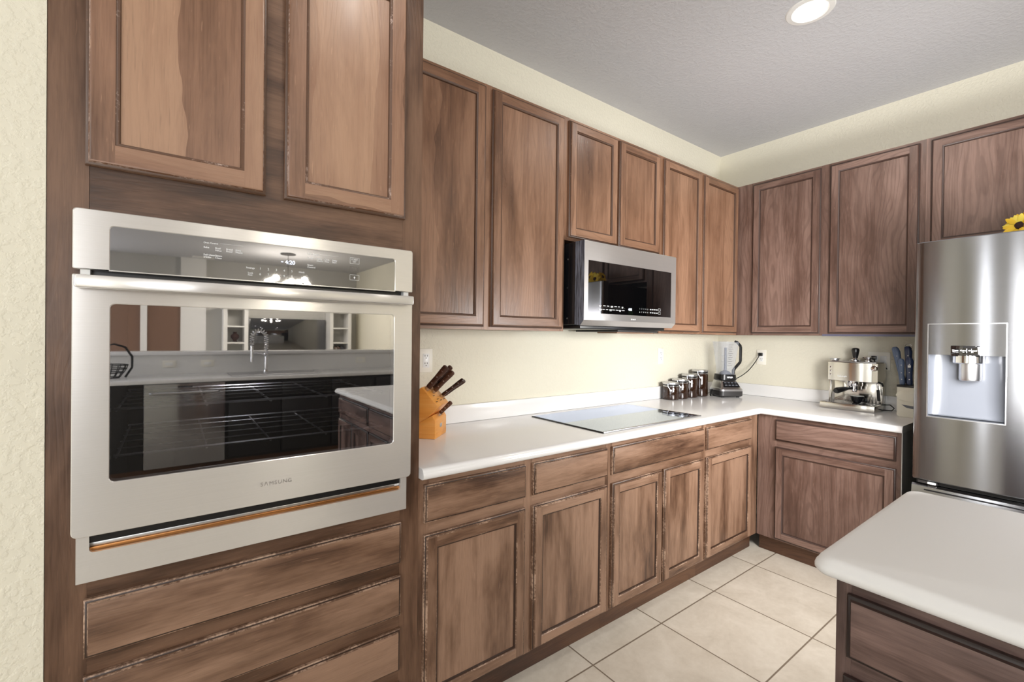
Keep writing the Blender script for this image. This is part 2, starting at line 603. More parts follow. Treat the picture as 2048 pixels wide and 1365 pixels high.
def drawer(F, root, u0, u1, v0, v1, w, pal, name='drawer'):
    b = MB(F)
    H, E, G = M[pal + '_h'], M[pal + '_edge'], M[pal + '_groove']
    rings = [rect(u0, u1, v0, v1, d, w + h) for d, h in ((0, 0.0003), (0, 0.010), (0.003, 0.0125), (0.0065, 0.0135), (0.009, 0.0185), (0.012, 0.0195))]
    b.loft(rings, [E if pal in ('lower', 'isle') else H, E if pal == 'lower' else G, G, E, H], cap0=H, cap1=H)  # low drawer sides are paled the same way, light painted over wear
    return b.build(name, root)


def frame(F, root, u0, u1, v0, v1, w0, w1, pal, stiles, name='face_frame'):
    """face frame: upright stiles (u ranges), level rails between them"""
    b = MB(F)
    stiles = sorted(stiles)
    last = u0
    for a, c in stiles:
        if a - last > 0.002:
            b.box((last, v0, w0), (a, v1, w1 - 0.0008), M[pal + '_h'])
        b.box((a, v0, w0), (c, v1, w1), M[pal + '_v'])
        last = c
    if u1 - last > 0.002:
        b.box((last, v0, w0), (u1, v1, w1 - 0.0008), M[pal + '_h'])
    return b.build(name, root)


def carcass(F, root, u0, u1, v0, v1, w0, w1, pal, toe=None, name='carcass'):
    b = MB(F)
    b.box((u0, v0, w0), (u1, v1, w1), M[pal + '_v'])
    b.build(name, root)
    if toe:
        k = MB(F)
        k.box((u0, 0.001, w0), (u1, v0, toe), M['toe'])
        k.build('toe_kick', root)


# ------------------------------------------------------------------ room shell
def slab(name, a, b_, m):
    b = MB()
    b.box(a, b_, m)
    return struct(b.build(name, smooth=0, base=(0, 0, 0)))


XL, YB, ZC = -7.5, -10.6, 2.856
slab('floor', (XL, YB, -0.1), (0, 0, 0), 'floor')
slab('ceiling', (XL, YB, ZC), (0, 0, ZC + 0.1), 'ceil')
slab('wall_back', (XL, 0, -0.1), (0.12, 0.12, ZC + 0.1), 'wall')
slab('wall_right', (0, YB, -0.1), (0.12, 0, ZC + 0.1), 'wall')
slab('wall_left', (-5.2, -0.612, 0), (-3.8425, -0.001, ZC), 'wall')
slab('wall_far', (XL, YB - 0.12, -0.1), (0.12, YB, ZC + 0.1), 'wall_grey')
slab('wall_side', (XL - 0.12, YB, -0.1), (XL, 0, ZC + 0.1), 'wall')

# ------------------------------------------------------------------ oven tower
XT0, XT1 = -3.8416, -2.9694
tw = thing('oven_tower_cabinet', 'tall hand-stained brown cabinet surrounding the steel wall oven', 'cabinet', ((XT0 + XT1) / 2, -0.3, 0))
b = MB(FA)
for u0, u1 in ((XT0, XT0 + 0.02), (XT1 - 0.02, XT1)):
    b.box((u0, 0.10, 0.002), (u1, 2.4657, 0.588), M['tower_v'])
b.box((XT0 + 0.02, 0.10, 0.002), (XT1 - 0.02, 0.79, 0.56), M['tower_v'])
b.box((XT0 + 0.02, 1.64, 0.002), (XT1 - 0.02, 2.4657, 0.588), M['tower_v'])
b.build('carcass', tw)
b = MB(FA)
SL = -3.7745
SR = -3.034
b.box((XT0, 0.1, 0.588), (SL, 2.4657, 0.61), M['frame_v'])
b.box((SR, 0.1, 0.588), (XT1, 2.4657, 0.61), M['frame_v'])
b.box((SL + 0.0008, 1.60, 0.588), (SR, 2.4657, 0.6095), M['frame_h'])
b.box((SL, 0.1, 0.588), (SR, 0.83, 0.6095), M['frame_h'])
b.build('face_frame', tw)
b = MB(FA)
b.box((XT0, 0.001, 0.002), (XT1, 0.1, 0.57), M['toe'])
b.build('toe_kick', tw)
door(FA, tw, -3.7808, -3.426, 1.7203, 2.4487, 0.6105, 'tower', 0.052)
door(FA, tw, -3.3812, -3.0302, 1.7203, 2.4487, 0.6105, 'tower', 0.052)
for v0, v1 in ((0.6185, 0.7502), (0.4492, 0.5777), (0.2725, 0.4075), (0.115, 0.232)):
    drawer(FA, tw, -3.779, -3.0329, v0, v1, 0.6105, 'lower')

# ------------------------------------------------------------------ wall oven
ov = thing('wall_oven', 'stainless built-in wall oven with dark glass door and touch panel', 'oven', (-3.4, -0.3, 0.80))
OX0, OX1 = -3.7969, -3.0135
b = MB(FA)
b.box((-3.76, 0.835, 0.05), (-3.05, 0.86, 0.605), 'blackm')
b.box((-3.76, 0.835, 0.05), (-3.05, 1.595, 0.07), 'blackm')
b.box((-3.76, 0.86, 0.07), (-3.74, 1.595, 0.605), 'blackm')
b.box((-3.07, 0.86, 0.07), (-3.05, 1.595, 0.605), 'blackm')
b.box((-3.74, 1.45, 0.07), (-3.07, 1.595, 0.605), 'blackm')
for q in (((OX0 + 0.012, 0.88), (-3.742, 1.606)), ((-3.066, 0.88), (OX1 - 0.012, 1.606)), ((-3.742, 0.88), (-3.066, 1.008)), ((-3.742, 1.416), (-3.066, 1.606))):
    b.box((q[0][0], q[0][1], 0.6105), (q[1][0], q[1][1], 0.618), 'black')
b.build('oven_body', ov)
# control fascia
b = MB(FA)
plate_with_hole(b, rrect(OX0, OX1, 1.4861, 1.618, (0.004, 0.004, 0.008, 0.008)), rrect(-3.736, -3.0725, 1.4865, 1.5855, (0.001, 0.001, 0.008, 0.008)), 0.618, 0.645, 'steel')
b.build('control_fascia', ov)
b = MB(FA)
b.box((-3.738, 1.4872, 0.62), (-3.0705, 1.5875, 0.6435), 'panel_glass')
pg = b.build('control_glass', ov)
b = MB(FA)
K = 0.6438
TX = [('Oven Control', -3.564, 1.571, 0.0052), ('Bake', -3.564, 1.5595, 0.0060), ('Broil', -3.540, 1.5595, 0.0060), ('Hi/Lo', -3.540, 1.5540, 0.0060),
      ('Bread', -3.517, 1.5595, 0.0060), ('Proof', -3.517, 1.5540, 0.0060), ('Keep', -3.497, 1.5595, 0.0060), ('Warm', -3.497, 1.5540, 0.0060),
      ('Self Clean', -3.564, 1.5410, 0.0060), ('3/4/5hr', -3.564, 1.5355, 0.0055), ('Steam', -3.540, 1.5410, 0.0060), ('Clean', -3.540, 1.5355, 0.0060),
      ('Settings', -3.473, 1.5180, 0.0062), ('Clock', -3.348, 1.5180, 0.0062), ('Lock', -3.469, 1.5050, 0.0060), ('Hold', -3.469, 1.5000, 0.0050),
      ('Oven Options', -3.326, 1.571, 0.0052), ('Timer', -3.326, 1.5595, 0.0060), ('Temp', -3.302, 1.5595, 0.0060), ('amount', -3.302, 1.5540, 0.0055),
      ('Cook', -3.281, 1.5595, 0.0060), ('Time', -3.281, 1.5540, 0.0060), ('Delay', -3.260, 1.5595, 0.0060), ('Start', -3.260, 1.5540, 0.0060),
      ('Smart', -3.326, 1.5400, 0.0064), ('Control', -3.326, 1.5340, 0.0064)]
for s_, u, v, z in TX[:12]:
    text_bm(b, s_, u, v, K, z, 'ink', bold=0.0001)
b.box((-3.530, 1.5735, K), (-3.480, 1.5739, K + 0.0002), 'ink')
b.build('cooking_mode_lettering', pg)
b = MB(FA)
for s_, u, v, z in TX[12:16]:
    text_bm(b, s_, u, v, K, z, 'ink', bold=0.0001)
for i, d in enumerate('12345'):
    text_bm(b, d, -3.443 + i * 0.019, 1.5175, K, 0.0085, 'ink')
for i, d in enumerate('67890'):
    text_bm(b, d, -3.443 + i * 0.019, 1.5030, K, 0.0085, 'ink')
b.build('keypad_lettering', pg)
b = MB(FA)
for s_, u, v, z in TX[16:]:
    text_bm(b, s_, u, v, K, z, 'ink', bold=0.0001)
b.box((-3.293, 1.5735, K), (-3.243, 1.5739, K + 0.0002), 'ink')
b.build('option_lettering', pg)
b = MB(FA)
for v0, v1, ls in ((1.558, 1.576, ('START', 'SET')), (1.534, 1.550, ('OVEN', 'OFF')), (1.510, 1.526, ())):
    u0, u1, e = -3.210, -3.183, 0.0007
    for q in (((u0, v0), (u1, v0 + e)), ((u0, v1 - e), (u1, v1)), ((u0, v0), (u0 + e, v1)), ((u1 - e, v0), (u1, v1))):
        b.box((q[0][0], q[0][1], K), (q[1][0], q[1][1], K + 0.0002), 'ink' if ls != ('OVEN', 'OFF') else 'ink_grey')
    for i, s_ in enumerate(ls):
        text_bm(b, s_, (u0 + u1) / 2, (v0 + v1) / 2 + 0.0012 - i * 0.0062, K, 0.0066, 'ink' if s_ not in ('OVEN', 'OFF') else 'ink_grey', 'CENTER')
b.lathe((-3.1965, 1.5185, K - 0.0001), [(0.0012, 0), (0.0024, 0), (0.0024, 0.0003), (0.0012, 0.0003)], 'ink', 14, (0, 0, 1))
b.box((-3.1980, 1.5140, K), (-3.1950, 1.5158, K + 0.0002), 'ink')
b.build('touch_button_outlines', pg)
b = MB(FA)
text_bm(b, '4:20', -3.382, 1.539, K, 0.0145, 'led', bold=0.0002)
text_bm(b, 'AM', -3.392, 1.5425, K, 0.0038, 'led', bold=0.0001)
b.build('clock_digits', pg)
# door
b = MB(FA)
DX0, DX1, DZ0, DZ1 = OX0 - 0.0005, OX1, 0.8992, 1.4745
plate_with_hole(b, rrect(DX0, DX1, DZ0, DZ1, (0.012, 0.012, 0.003, 0.003)), rrect(-3.7351, -3.0730, 1.0132, 1.4121, 0.010), 0.6185, 0.645, 'steel')
od = b.build('oven_door', ov)
b = MB(FA)
b.box((-3.737, 1.011, 0.640), (-3.071, 1.414, 0.6436), 'oven_glass')
b.build('door_glass', od)
b = MB(FA)
b.box((-3.789, 1.4435, 0.646), (-3.028, 1.4705, 0.690), 'steel', 0.004)
b.build('handle', od)
b = MB(FA)
u = -3.4365
for ch_ in 'S\u039bMSUNG':
    u = text_bm(b, ch_, u, 0.9465, 0.6449, 0.0150, 'ink_grey', bold=0.0 if ch_ == 'M' else 0.00012, sx=0.97) + 0.0021
b.build('logo', od)
# racks inside
for z in (1.053, 1.165):
    b = MB(FA)
    for w in (0.11, 0.56):
        b.tube([(-3.735, z, w), (-3.075, z, w)], 0.0035, 'satin', 6)
    for i in range(4):
        w = 0.20 + i * 0.09
        b.tube([(-3.735, z, w), (-3.075, z, w)], 0.0018, 'satin', 5)
    for u in (-3.73, -3.55, -3.40, -3.25, -3.08):
        b.tube([(u, z - 0.004, 0.11), (u, z - 0.004, 0.56)], 0.0028, 'satin', 6)
    b.build('oven_rack', ov)
l = bpy.data.lights.new('rack_fill_light', 'AREA')  # fill light added inside the unlit oven so its racks show
l.energy = 1.0
l.size = 0.08
o = bpy.data.objects.new('rack_fill_light', l)
o.location = (-3.40, -0.30, 1.448)
COL.objects.link(o)
# lower vent trim: a plate notched by the long air slot
b = MB(FA)
u0, u1 = -3.7896, -3.0252
sl, sr_, sb = -3.7680, -3.0450, 0.8610
pts = [(u0, 0.7966), (u1, 0.7966), (u1, 0.8985), (sr_, 0.8985)] + [(p[0], p[1]) for p in arc(sr_ - 0.008, sb + 0.008, 0.008, 0, -90, 4)] + \
      [(p[0], p[1]) for p in arc(sl + 0.008, sb + 0.008, 0.008, 270, 180, 4)] + [(sl, 0.8985), (u0, 0.8985)]
b.prism([(u, v, 0.6125) for u, v in pts], (0, 0, 0.0265), 'steel')
b.build('vent_trim', ov)
b = MB(FA)
b.box((sl, 0.861, 0.6106), (sr_, 0.870, 0.630), 'warm_lip', 0.001)
b.box((sl, 0.8702, 0.6106), (sr_, 0.879, 0.626), 'satin', 0.001)
b.box((sl, 0.8805, 0.6106), (sr_, 0.8985, 0.632), 'black')
b.build('vent_slot', ov)
b = MB(FA)
for u in (OX0 + 0.012, OX1 - 0.028):
    b = MB(FA)
    b.box((u, 1.4748, 0.619), (u + 0.016, 1.4858, 0.640), 'white_plastic')
    b.build('hinge_cover', ov)

# ------------------------------------------------------------------ base cabinets on the back wall
FD = 0.608
def base_unit(F, name, label, u0, u1, stiles, drawers, doors, pal, v_top=0.876, toe=0.57, w0=0.003):
    c = F((u0 + u1) / 2, 0, 0.3)
    r = thing(name, label, 'cabinet', (c.x, c.y, 0), 'lower cabinets')
    carcass(F, r, u0, u1, 0.1, v_top, w0, FD - 0.02, pal, toe)
    frame(F, r, u0, u1, 0.1, v_top, FD - 0.0198, FD, pal, stiles)
    for a, c_ in drawers:
        drawer(F, r, a, c_, 0.7241, 0.8519, FD + 0.0003, pal)
    for a, c_ in doors:
        door(F, r, a, c_, 0.1105, 0.6833, FD + 0.0003, pal, 0.045)
    return r


base_unit(FA, 'base_cabinet', 'brown lower cabinet with two drawers beside the oven tower', -2.969, -2.0352,
          [(-2.969, -2.93), (-2.523, -2.482), (-2.054, -2.0352)], [(-2.9513, -2.5218), (-2.4834, -2.0519)], [(-2.9513, -2.5218), (-2.4834, -2.0519)], 'lower')
base_unit(FA, 'base_cabinet', 'brown lower cabinet with one wide drawer front under the cooktop', -2.0348, -1.2449,
          [(-2.0348, -2.01), (-1.265, -1.2449)], [(-2.0175, -1.26)], [(-2.0175, -1.6399), (-1.6259, -1.26)], 'lower')
base_unit(FA, 'base_cabinet', 'narrow brown lower cabinet in the corner right of the cooktop', -1.2445, -0.612,
          [(-1.2445, -1.22), (-0.72, -0.612)], [(-1.2293, -0.7135)], [(-1.2293, -0.7135)], 'lower')
rb = base_unit(FB, 'base_cabinet', 'brown lower cabinet under the espresso machine beside the refrigerator', 0.612, 1.3300,
               [(0.612, 0.724), (1.311, 1.33)], [(0.7212, 1.3113)], [(0.7212, 1.3113)], 'side')
b = MB(FB)
b.box((1.3302, 0.0, 0.003), (1.334, 0.876, FD - 0.001), 'end_panel')
b.build('end_panel', rb)

# ------------------------------------------------------------------ L-shaped countertop with bullnose edge
CT, CB_ = 0.913, 0.876
ct = thing('countertop', 'white L-shaped countertop running below the upper cabinets into the corner', 'countertop', (-1.0, -0.4, CB_))
b = MB()
cf = 0.6475
path = [(-2.9686, -cf, 0, 1), (-cf, -cf, 1, 1), (-cf, -1.3405, 1, 0)]     # x, y, inward dx, dy
prof = [(0.012, 0.0), (0.004, 0.0025), (0.0005, 0.009), (0.0, 0.015), (0.0015, 0.0205), (0.0035, 0.0225), (0.0035, 0.0245), (0.0065, 0.031), (0.012, 0.0355), (0.020, 0.037)]
rows = []
for x, y, dx, dy in path:
    rows.append([(x + d * dx, y + d * dy, CB_ + h) for d, h in prof])
b.loft(rows, 'counter', closed=False)
d = prof[-1][0]
b.poly([(-2.9686, -cf + d, CT), (-cf + d, -cf + d, CT), (-cf + d, -1.3405, CT), (-0.001, -1.3405, CT), (-0.001, -0.001, CT), (-2.9686, -0.001, CT)], 'counter')
d = prof[0][0]
b.poly([(-2.9686, -cf + d, CB_), (-cf + d, -cf + d, CB_), (-cf + d, -1.3405, CB_), (-0.001, -1.3405, CB_), (-0.001, -0.001, CB_), (-2.9686, -0.001, CB_)], 'counter')
b.poly([(-cf + p[0], -1.3405, CB_ + p[1]) for p in prof] + [(-0.001, -1.3405, CT), (-0.001, -1.3405, CB_)], 'counter')
b.poly([(-2.9686, -cf + p[0], CB_ + p[1]) for p in prof] + [(-2.9686, -0.001, CT), (-2.9686, -0.001, CB_)], 'counter')
bmesh.ops.remove_doubles(b.bm, verts=b.bm.verts[:], dist=0.0002)
b.build('worktop', ct, smooth=50)
b = MB()
b.box((-2.9686, -0.020, CT + 0.0008), (-0.0215, -0.001, 1.0025), 'counter', 0.003)
b.build('backsplash', ct)
b = MB()
b.box((-0.020, -1.3405, CT + 0.0008), (-0.001, -0.001, 1.0025), 'counter', 0.003)
b.build('backsplash', ct)

# ------------------------------------------------------------------ upper cabinets
UB, UT, UW = 1.3791, 2.4657, 0.305
DB, DT = 1.3914, 2.4487
def upper_unit(F, label, u0, u1, stiles, doors, pal, v0=UB, d0=DB, w0=0.003, name='wall_cabinet', v1=UT):
    c = F((u0 + u1) / 2, v0, 0.15)
    r = thing(name, label, 'cabinet', tuple(c), 'upper cabinets')
    carcass(F, r, u0, u1, v0, v1, w0, UW - 0.0205, pal)
    frame(F, r, u0, u1, v0, v1, UW - 0.02, UW, pal, stiles)
    for a, c_ in doors:
        door(F, r, a, c_, d0, DT, UW + 0.0003, pal, 0.046)
    return r


upper_unit(FA, 'tall brown two-door upper cabinet between oven tower and microwave', -2.969, -2.0405, [(-2.969, -2.935), (-2.53, -2.49), (-2.065, -2.0405)],
           [(-2.9560, -2.5279), (-2.4921, -2.0583)], 'upper')
um = upper_unit(FA, 'short brown two-door upper cabinet directly above the microwave', -2.0402, -1.2452, [(-2.0402, -2.015), (-1.27, -1.2452)],
                [(-2.0217, -1.6538), (-1.6386, -1.2652)], 'upper', 1.843, 1.8594)
upper_unit(FA, 'tall narrow-doored brown upper cabinet right of the microwave in the corner', -1.2449, -0.003, [(-1.2449, -1.22), (-0.82, -0.77), (-0.34, -0.003)],
           [(-1.2242, -0.8093), (-0.7772, -0.3272)], 'upper')
us = upper_unit(FB, 'dark two-door upper cabinet on the right wall above the espresso machine', 0.3055, 1.3480, [(0.3055, 0.424), (0.842, 0.90), (1.322, 1.348)],
                [(0.4196, 0.8463), (0.8955, 1.3253)], 'side')
b = MB(FB)
b.box((0.86, UB - 0.004, UW - 0.018), (1.348, UB + 0.008, UW + 0.0012), 'sky_tint')  # added strip that paints the sky's reflection along the cabinet bottom
b.build('sky_strip', us)
upper_unit(FB, 'short dark upper cabinet above the refrigerator', 1.3485, 2.32, [(1.3485, 1.375), (2.29, 2.32)],
           [(1.3715, 1.828), (1.842, 2.298)], 'side', 1.842, 1.858)

# ------------------------------------------------------------------ cooktop
ck = thing('cooktop', 'flat black glass cooktop set into the white countertop', 'cooktop', (-1.66, -0.34, CT))
b = MB()
b.box((-2.0540, -0.586, CT + 0.0005), (-1.2640, -0.092, CT + 0.0065), 'cook_glass')
b.build('glass_top', ck, smooth=0)
b = MB()
b.box((-2.0560, -0.6000, CT + 0.0003), (-1.2520, -0.5865, CT + 0.0070), 'satin', 0.002)
b.box((-1.2635, -0.5865, CT + 0.0003), (-1.2520, -0.090, CT + 0.0070), 'satin', 0.002)
b.box((-2.0570, -0.0915, CT + 0.0003), (-1.2520, -0.0860, CT + 0.0070), 'satin', 0.001)
b.box((-2.0600, -0.5995, CT + 0.0003), (-2.0545, -0.0860, CT + 0.0055), 'black', 0.001)
b.build('steel_trim', ck)

# ------------------------------------------------------------------ microwave
mw = thing('microwave_oven', 'steel and black over-the-range microwave hung under the short cabinet', 'microwave', (-1.64, -0.2, 1.385))
b = MB(FA)
b.box((-2.020, 1.412, 0.006), (-1.2600, 1.8265, 0.366), 'case', 0.003)
b.build('case', mw)
t = NT('microwave_side_reflection')  # wood grain reflected in the glossy door side, painted into the colour
v = t.n('ShaderNodeMapping', {'Vector': t.objco(False), 'Scale': (220, 220, 9)}).outputs[0]
n = t.noise(v, 1, 4, 0.6, 0.4)
t.P(Base_Color=t.ramp(n, [(0.4, sr(40, 44, 54)), (0.62, sr(132, 140, 156))]), Roughness=0.3)
M['mw_side'] = t.m
b = MB(FA)
X0, X1 = -2.0210, -1.2590
prof = [(1.4130, 0.3665), (1.4085, 0.405), (1.4360, 0.4300), (1.8215, 0.4300), (1.8265, 0.4265), (1.8265, 0.3665)]
wx0, wx1, wz0, wz1 = -1.9930, -1.3060, 1.4700, 1.7310
L = [b.v((X0, v_, w_)) for v_, w_ in prof]
R = [b.v((X1, v_, w_)) for v_, w_ in prof]
n = len(prof)
for i in range(n):
    if i == 2:
        continue
    b.face([L[i], R[i], R[(i + 1) % n], L[(i + 1) % n]], 'mw_steel')
b.face(L, 'mw_side')
b.face(R, 'mw_side')
H = [b.v(p) for p in ((wx0, wz0, 0.43), (wx1, wz0, 0.43), (wx1, wz1, 0.43), (wx0, wz1, 0.43))]
O = [L[2], R[2], R[3], L[3]]
for i in range(4):
    b.face([O[i], O[(i + 1) % 4], H[(i + 1) % 4], H[i]], 'mw_steel')
md = b.build('microwave_door', mw, smooth=20)
b = MB(FA)
b.box((wx0, wz0, 0.4262), (wx1, wz1, 0.4294), 'mw_glass')
mg = b.build('window_glass', md)
b = MB(FA)
K = 0.4295
random.seed(3)
for z, cnt in ((1.509, 7), (1.491, 8)):
    u = -1.912
    for i in range(cnt):
        w_ = 0.014 + random.random() * 0.008
        b.box((u, z, K), (u + w_, z + 0.0028, K + 0.0003), 'ink')
        if i % 3 == 0:
            b.box((u + 0.002, z - 0.005, K), (u + w_ - 0.003, z - 0.0028, K + 0.0003), 'ink')
        u += 0.200 / cnt
b.box((-1.912, 1.503, K), (-1.712, 1.5035, K + 0.0003), 'ink_grey')
b.build('menu_lettering', mg)
b = MB(FA)
for z, ds in ((1.505, '12345'), (1.487, '67890')):
    for i, d in enumerate(ds):
        text_bm(b, d, -1.592 + i * 0.0175, z, K, 0.010, 'ink')
    for i in range(4):
        b.box((-1.500 + i * 0.019, z + 0.001, K), (-1.489 + i * 0.019, z + 0.006, K + 0.0003), 'ink')
for z in (1.484, 1.503):
    for q in (((-1.424, z), (-1.404, z + 0.001)), ((-1.424, z + 0.013), (-1.404, z + 0.014)), ((-1.424, z), (-1.423, z + 0.014)), ((-1.405, z), (-1.404, z + 0.014))):
        b.box((*q[0], K), (*q[1], K + 0.0003), 'ink')
b.build('keypad_lettering', mg)
b = MB(FA)
text_bm(b, '4:22', -1.686, 1.495, K, 0.017, 'led', bold=0.0004)
b.build('clock_digits', mg)
b = MB(FA)
for i in range(3):
    b.box((-1.664 + i * 0.014, 1.4455, 0.4296), (-1.655 + i * 0.014, 1.4505, 0.4304), 'ink')
b.build('logo', md)
b = MB(FA)
b.box((-2.000, 1.392, 0.02), (-1.300, 1.4118, 0.385), 'black', 0.003)
b.box((-1.700, 1.381, 0.05), (-1.345, 1.3918, 0.372), 'dark_grey', 0.003)
b.box((-1.675, 1.374, 0.20), (-1.352, 1.3808, 0.345), M['lower_h'], 0.001)  # brown strip painting the shadow and reflected wood below the tray
b.build('vent_tray', mw)
for p in ((-2.0203, -0.312, 1.745), (-2.0203, -0.312, 1.445), (-2.0203, -0.312, 1.600)):
    b = MB()
    b.lathe(p, [(0.0045, 0), (0.004, 0.002), (0.001, 0.003)], 'satin' if p[2] != 1.6 else 'dark_grey', 12, (-1, 0, 0))
    b.build('screw', mw)

# ------------------------------------------------------------------ sockets
def outlet(F, label, u, v, gang=1, covered=False, cat='outlet'):
    r = thing('wall_outlet', label, cat, tuple(F(u, v, 0)), 'wall outlets')
    w = 0.070 if gang == 1 else 0.116
    b = MB(F)
    b.box((u - w / 2, v - 0.0575, 0.0004), (u + w / 2, v + 0.0575, 0.006), 'ivory', 0.003)
    b.build('cover_plate', r)
    b = MB(F)
    uc = u if gang == 1 else u - 0.023
    b.box((uc - 0.0165, v - 0.0335, 0.0062), (uc + 0.0165, v + 0.0335, 0.0075), 'white_plastic', 0.001)
    b.build('receptacle', r)
    b = MB(F)
    for s in (-0.018, 0.018):
        b.box((uc - 0.0075, v + s + 0.001, 0.0076), (uc - 0.0050, v + s + 0.009, 0.0079), 'slot')
        b.box((uc + 0.0050, v + s + 0.001, 0.0076), (uc + 0.0075, v + s + 0.009, 0.0079), 'slot')
        b.lathe((uc, v + s - 0.006, 0.0076), [(0.0025, 0), (0.0025, 0.0003)], 'slot', 10, (0, 0, 1))
    b.build('socket_slots', r)
    if gang == 2:
        b = MB(F)
        b.box((u + 0.0065, v - 0.0335, 0.0062), (u + 0.0395, v + 0.0335, 0.0082), 'white_plastic', 0.001)
        b.build('rocker_switch', r)
    return r


outlet(FA, 'cream wall outlet above the orange knife block', -2.652, 1.229)
outlet(FA, 'cream wall outlet left of the black canisters', -0.789, 1.220)
outlet(FB, 'cream wall outlet with the blender plugged in', 0.351, 1.213)
outlet(FB, 'cream outlet and switch plate behind the espresso machine', 1.078, 1.220, 2)

# ------------------------------------------------------------------ refrigerator
fr = thing('refrigerator', 'brushed steel french-door refrigerator with an ice and water dispenser', 'refrigerator', (-0.42, -1.87, 0))
RY0, RY1 = 1.412, 2.318
b = MB(FB)
b.box((RY0 + 0.004, 0.02, 0.03), (RY1 - 0.004, 1.795, 0.715), 'case', 0.004)
b.build('cabinet_body', fr)


def fx(u, u0, u1):
    c, h = (u0 + u1) / 2, (u1 - u0) / 2
    k = abs(u - c) / h
    return 0.800 + 0.011 * (1 - k ** 2) - 0.012 * max(0, (k - 0.955) / 0.045) ** 2


def fdoor(u0, u1, v0, v1, hole=None, name='door'):
    b = MB(FB)
    us = sorted({u0 + (u1 - u0) * i / 28 for i in range(29)} | {u0 + (u1 - u0) * q for q in (0.005, 0.012, 0.988, 0.995)} | ({hole[0], hole[1]} if hole else set()))
    vs = sorted({v0, v0 + 0.004, v1 - 0.004, v1} | ({hole[2], hole[3]} if hole else set()))
    G = {}
    for i, u in enumerate(us):
        for j, v in enumerate(vs):
            dd = 0.004 if j in (0, len(vs) - 1) else 0
            G[i, j] = b.v((u, v, fx(u, u0, u1) - dd))
    for i in range(len(us) - 1):
        for j in range(len(vs) - 1):
            if hole and us[i] >= hole[0] - 1e-6 and us[i + 1] <= hole[1] + 1e-6 and vs[j] >= hole[2] - 1e-6 and vs[j + 1] <= hole[3] + 1e-6:
                continue
            b.face([G[i, j], G[i + 1, j], G[i + 1, j + 1], G[i, j + 1]], 'fridge_steel')
    wb = 0.728
    top = [b.v((u, v1, wb)) for u in us]
    bot = [b.v((u, v0, wb)) for u in us]
    nj = len(vs) - 1
    for i in range(len(us) - 1):
        b.face([G[i, nj], G[i + 1, nj], top[i + 1], top[i]], 'dark_grey')
        b.face([G[i, 0], bot[i], bot[i + 1], G[i + 1, 0]], 'dark_grey')
    for i, e in ((0, None), (len(us) - 1, None)):
        b.face([G[i, j] for j in range(nj + 1)] + [top[i], bot[i]], 'dark_grey')
    if not hole:
        b.face([top[0], top[-1], bot[-1], bot[0]], 'dark_grey')
    return b.build(name, fr, smooth=30)


DU0, DU1, DV0, DV1 = 1.461, 1.7165, 0.998, 1.4325
ld = fdoor(RY0, 1.862, 0.700, 1.8165, (DU0, DU1, DV0, DV1), 'fridge_door')
fdoor(1.868, RY1, 0.700, 1.8165, None, 'fridge_door')
# freezer drawer
b = MB(FB)
prof = [(0.06, 0.728), (0.06, 0.797), (0.066, 0.803), (0.640, 0.803), (0.668, 0.799), (0.676, 0.790), (0.676, 0.728)]
L = [(RY0, v, w) for v, w in prof]
R = [(RY1, v, w) for v, w in prof]
b.loft([L, R], 'fridge_steel', 'dark_grey', 'dark_grey')
b.build('freezer_drawer', fr, smooth=40)
b = MB(FB)
b.box((RY0 + 0.012, 0.678, 0.729), (RY1 - 0.012, 0.699, 0.772), 'black')
b.build('door_gasket', fr)
b = MB(FB)
b.box((RY0 + 0.02, 0.681, 0.773), (RY0 + 0.09, 0.696, 0.79), 'dark_grey', 0.002)
b.box((RY0 + 0.055, 0.682, 0.775), (RY0 + 0.085, 0.692, 0.798), 'white_plastic', 0.003)
b.build('hinge', fr)
b = MB(FB)
b.box((RY0 + 0.045, 0.652, 0.798), (RY0 + 0.40, 0.658, 0.8045), 'black', 0.001)
b.build('drawer_grip', fr)
# dispenser
dp = MB(FB)
nn = 12
def fxl(u):
    return fx(u, RY0, 1.862)
RT = 1.289
us = [DU0 + 0.004 + (DU1 - DU0 - 0.008) * i / nn for i in range(nn + 1)]
dp.loft([[(u, RT, fxl(u) - 0.001) for u in us], [(u, DV1 - 0.004, fxl(u) - 0.001) for u in us]], 'fridge_steel', closed=False)
dp.loft([[(u, RT, fxl(u) - 0.001) for u in us], [(u, RT, 0.735) for u in us]], 'grey_plastic', closed=False)
fi = dp.build('dispenser_panel', ld, smooth=30, rc=False)
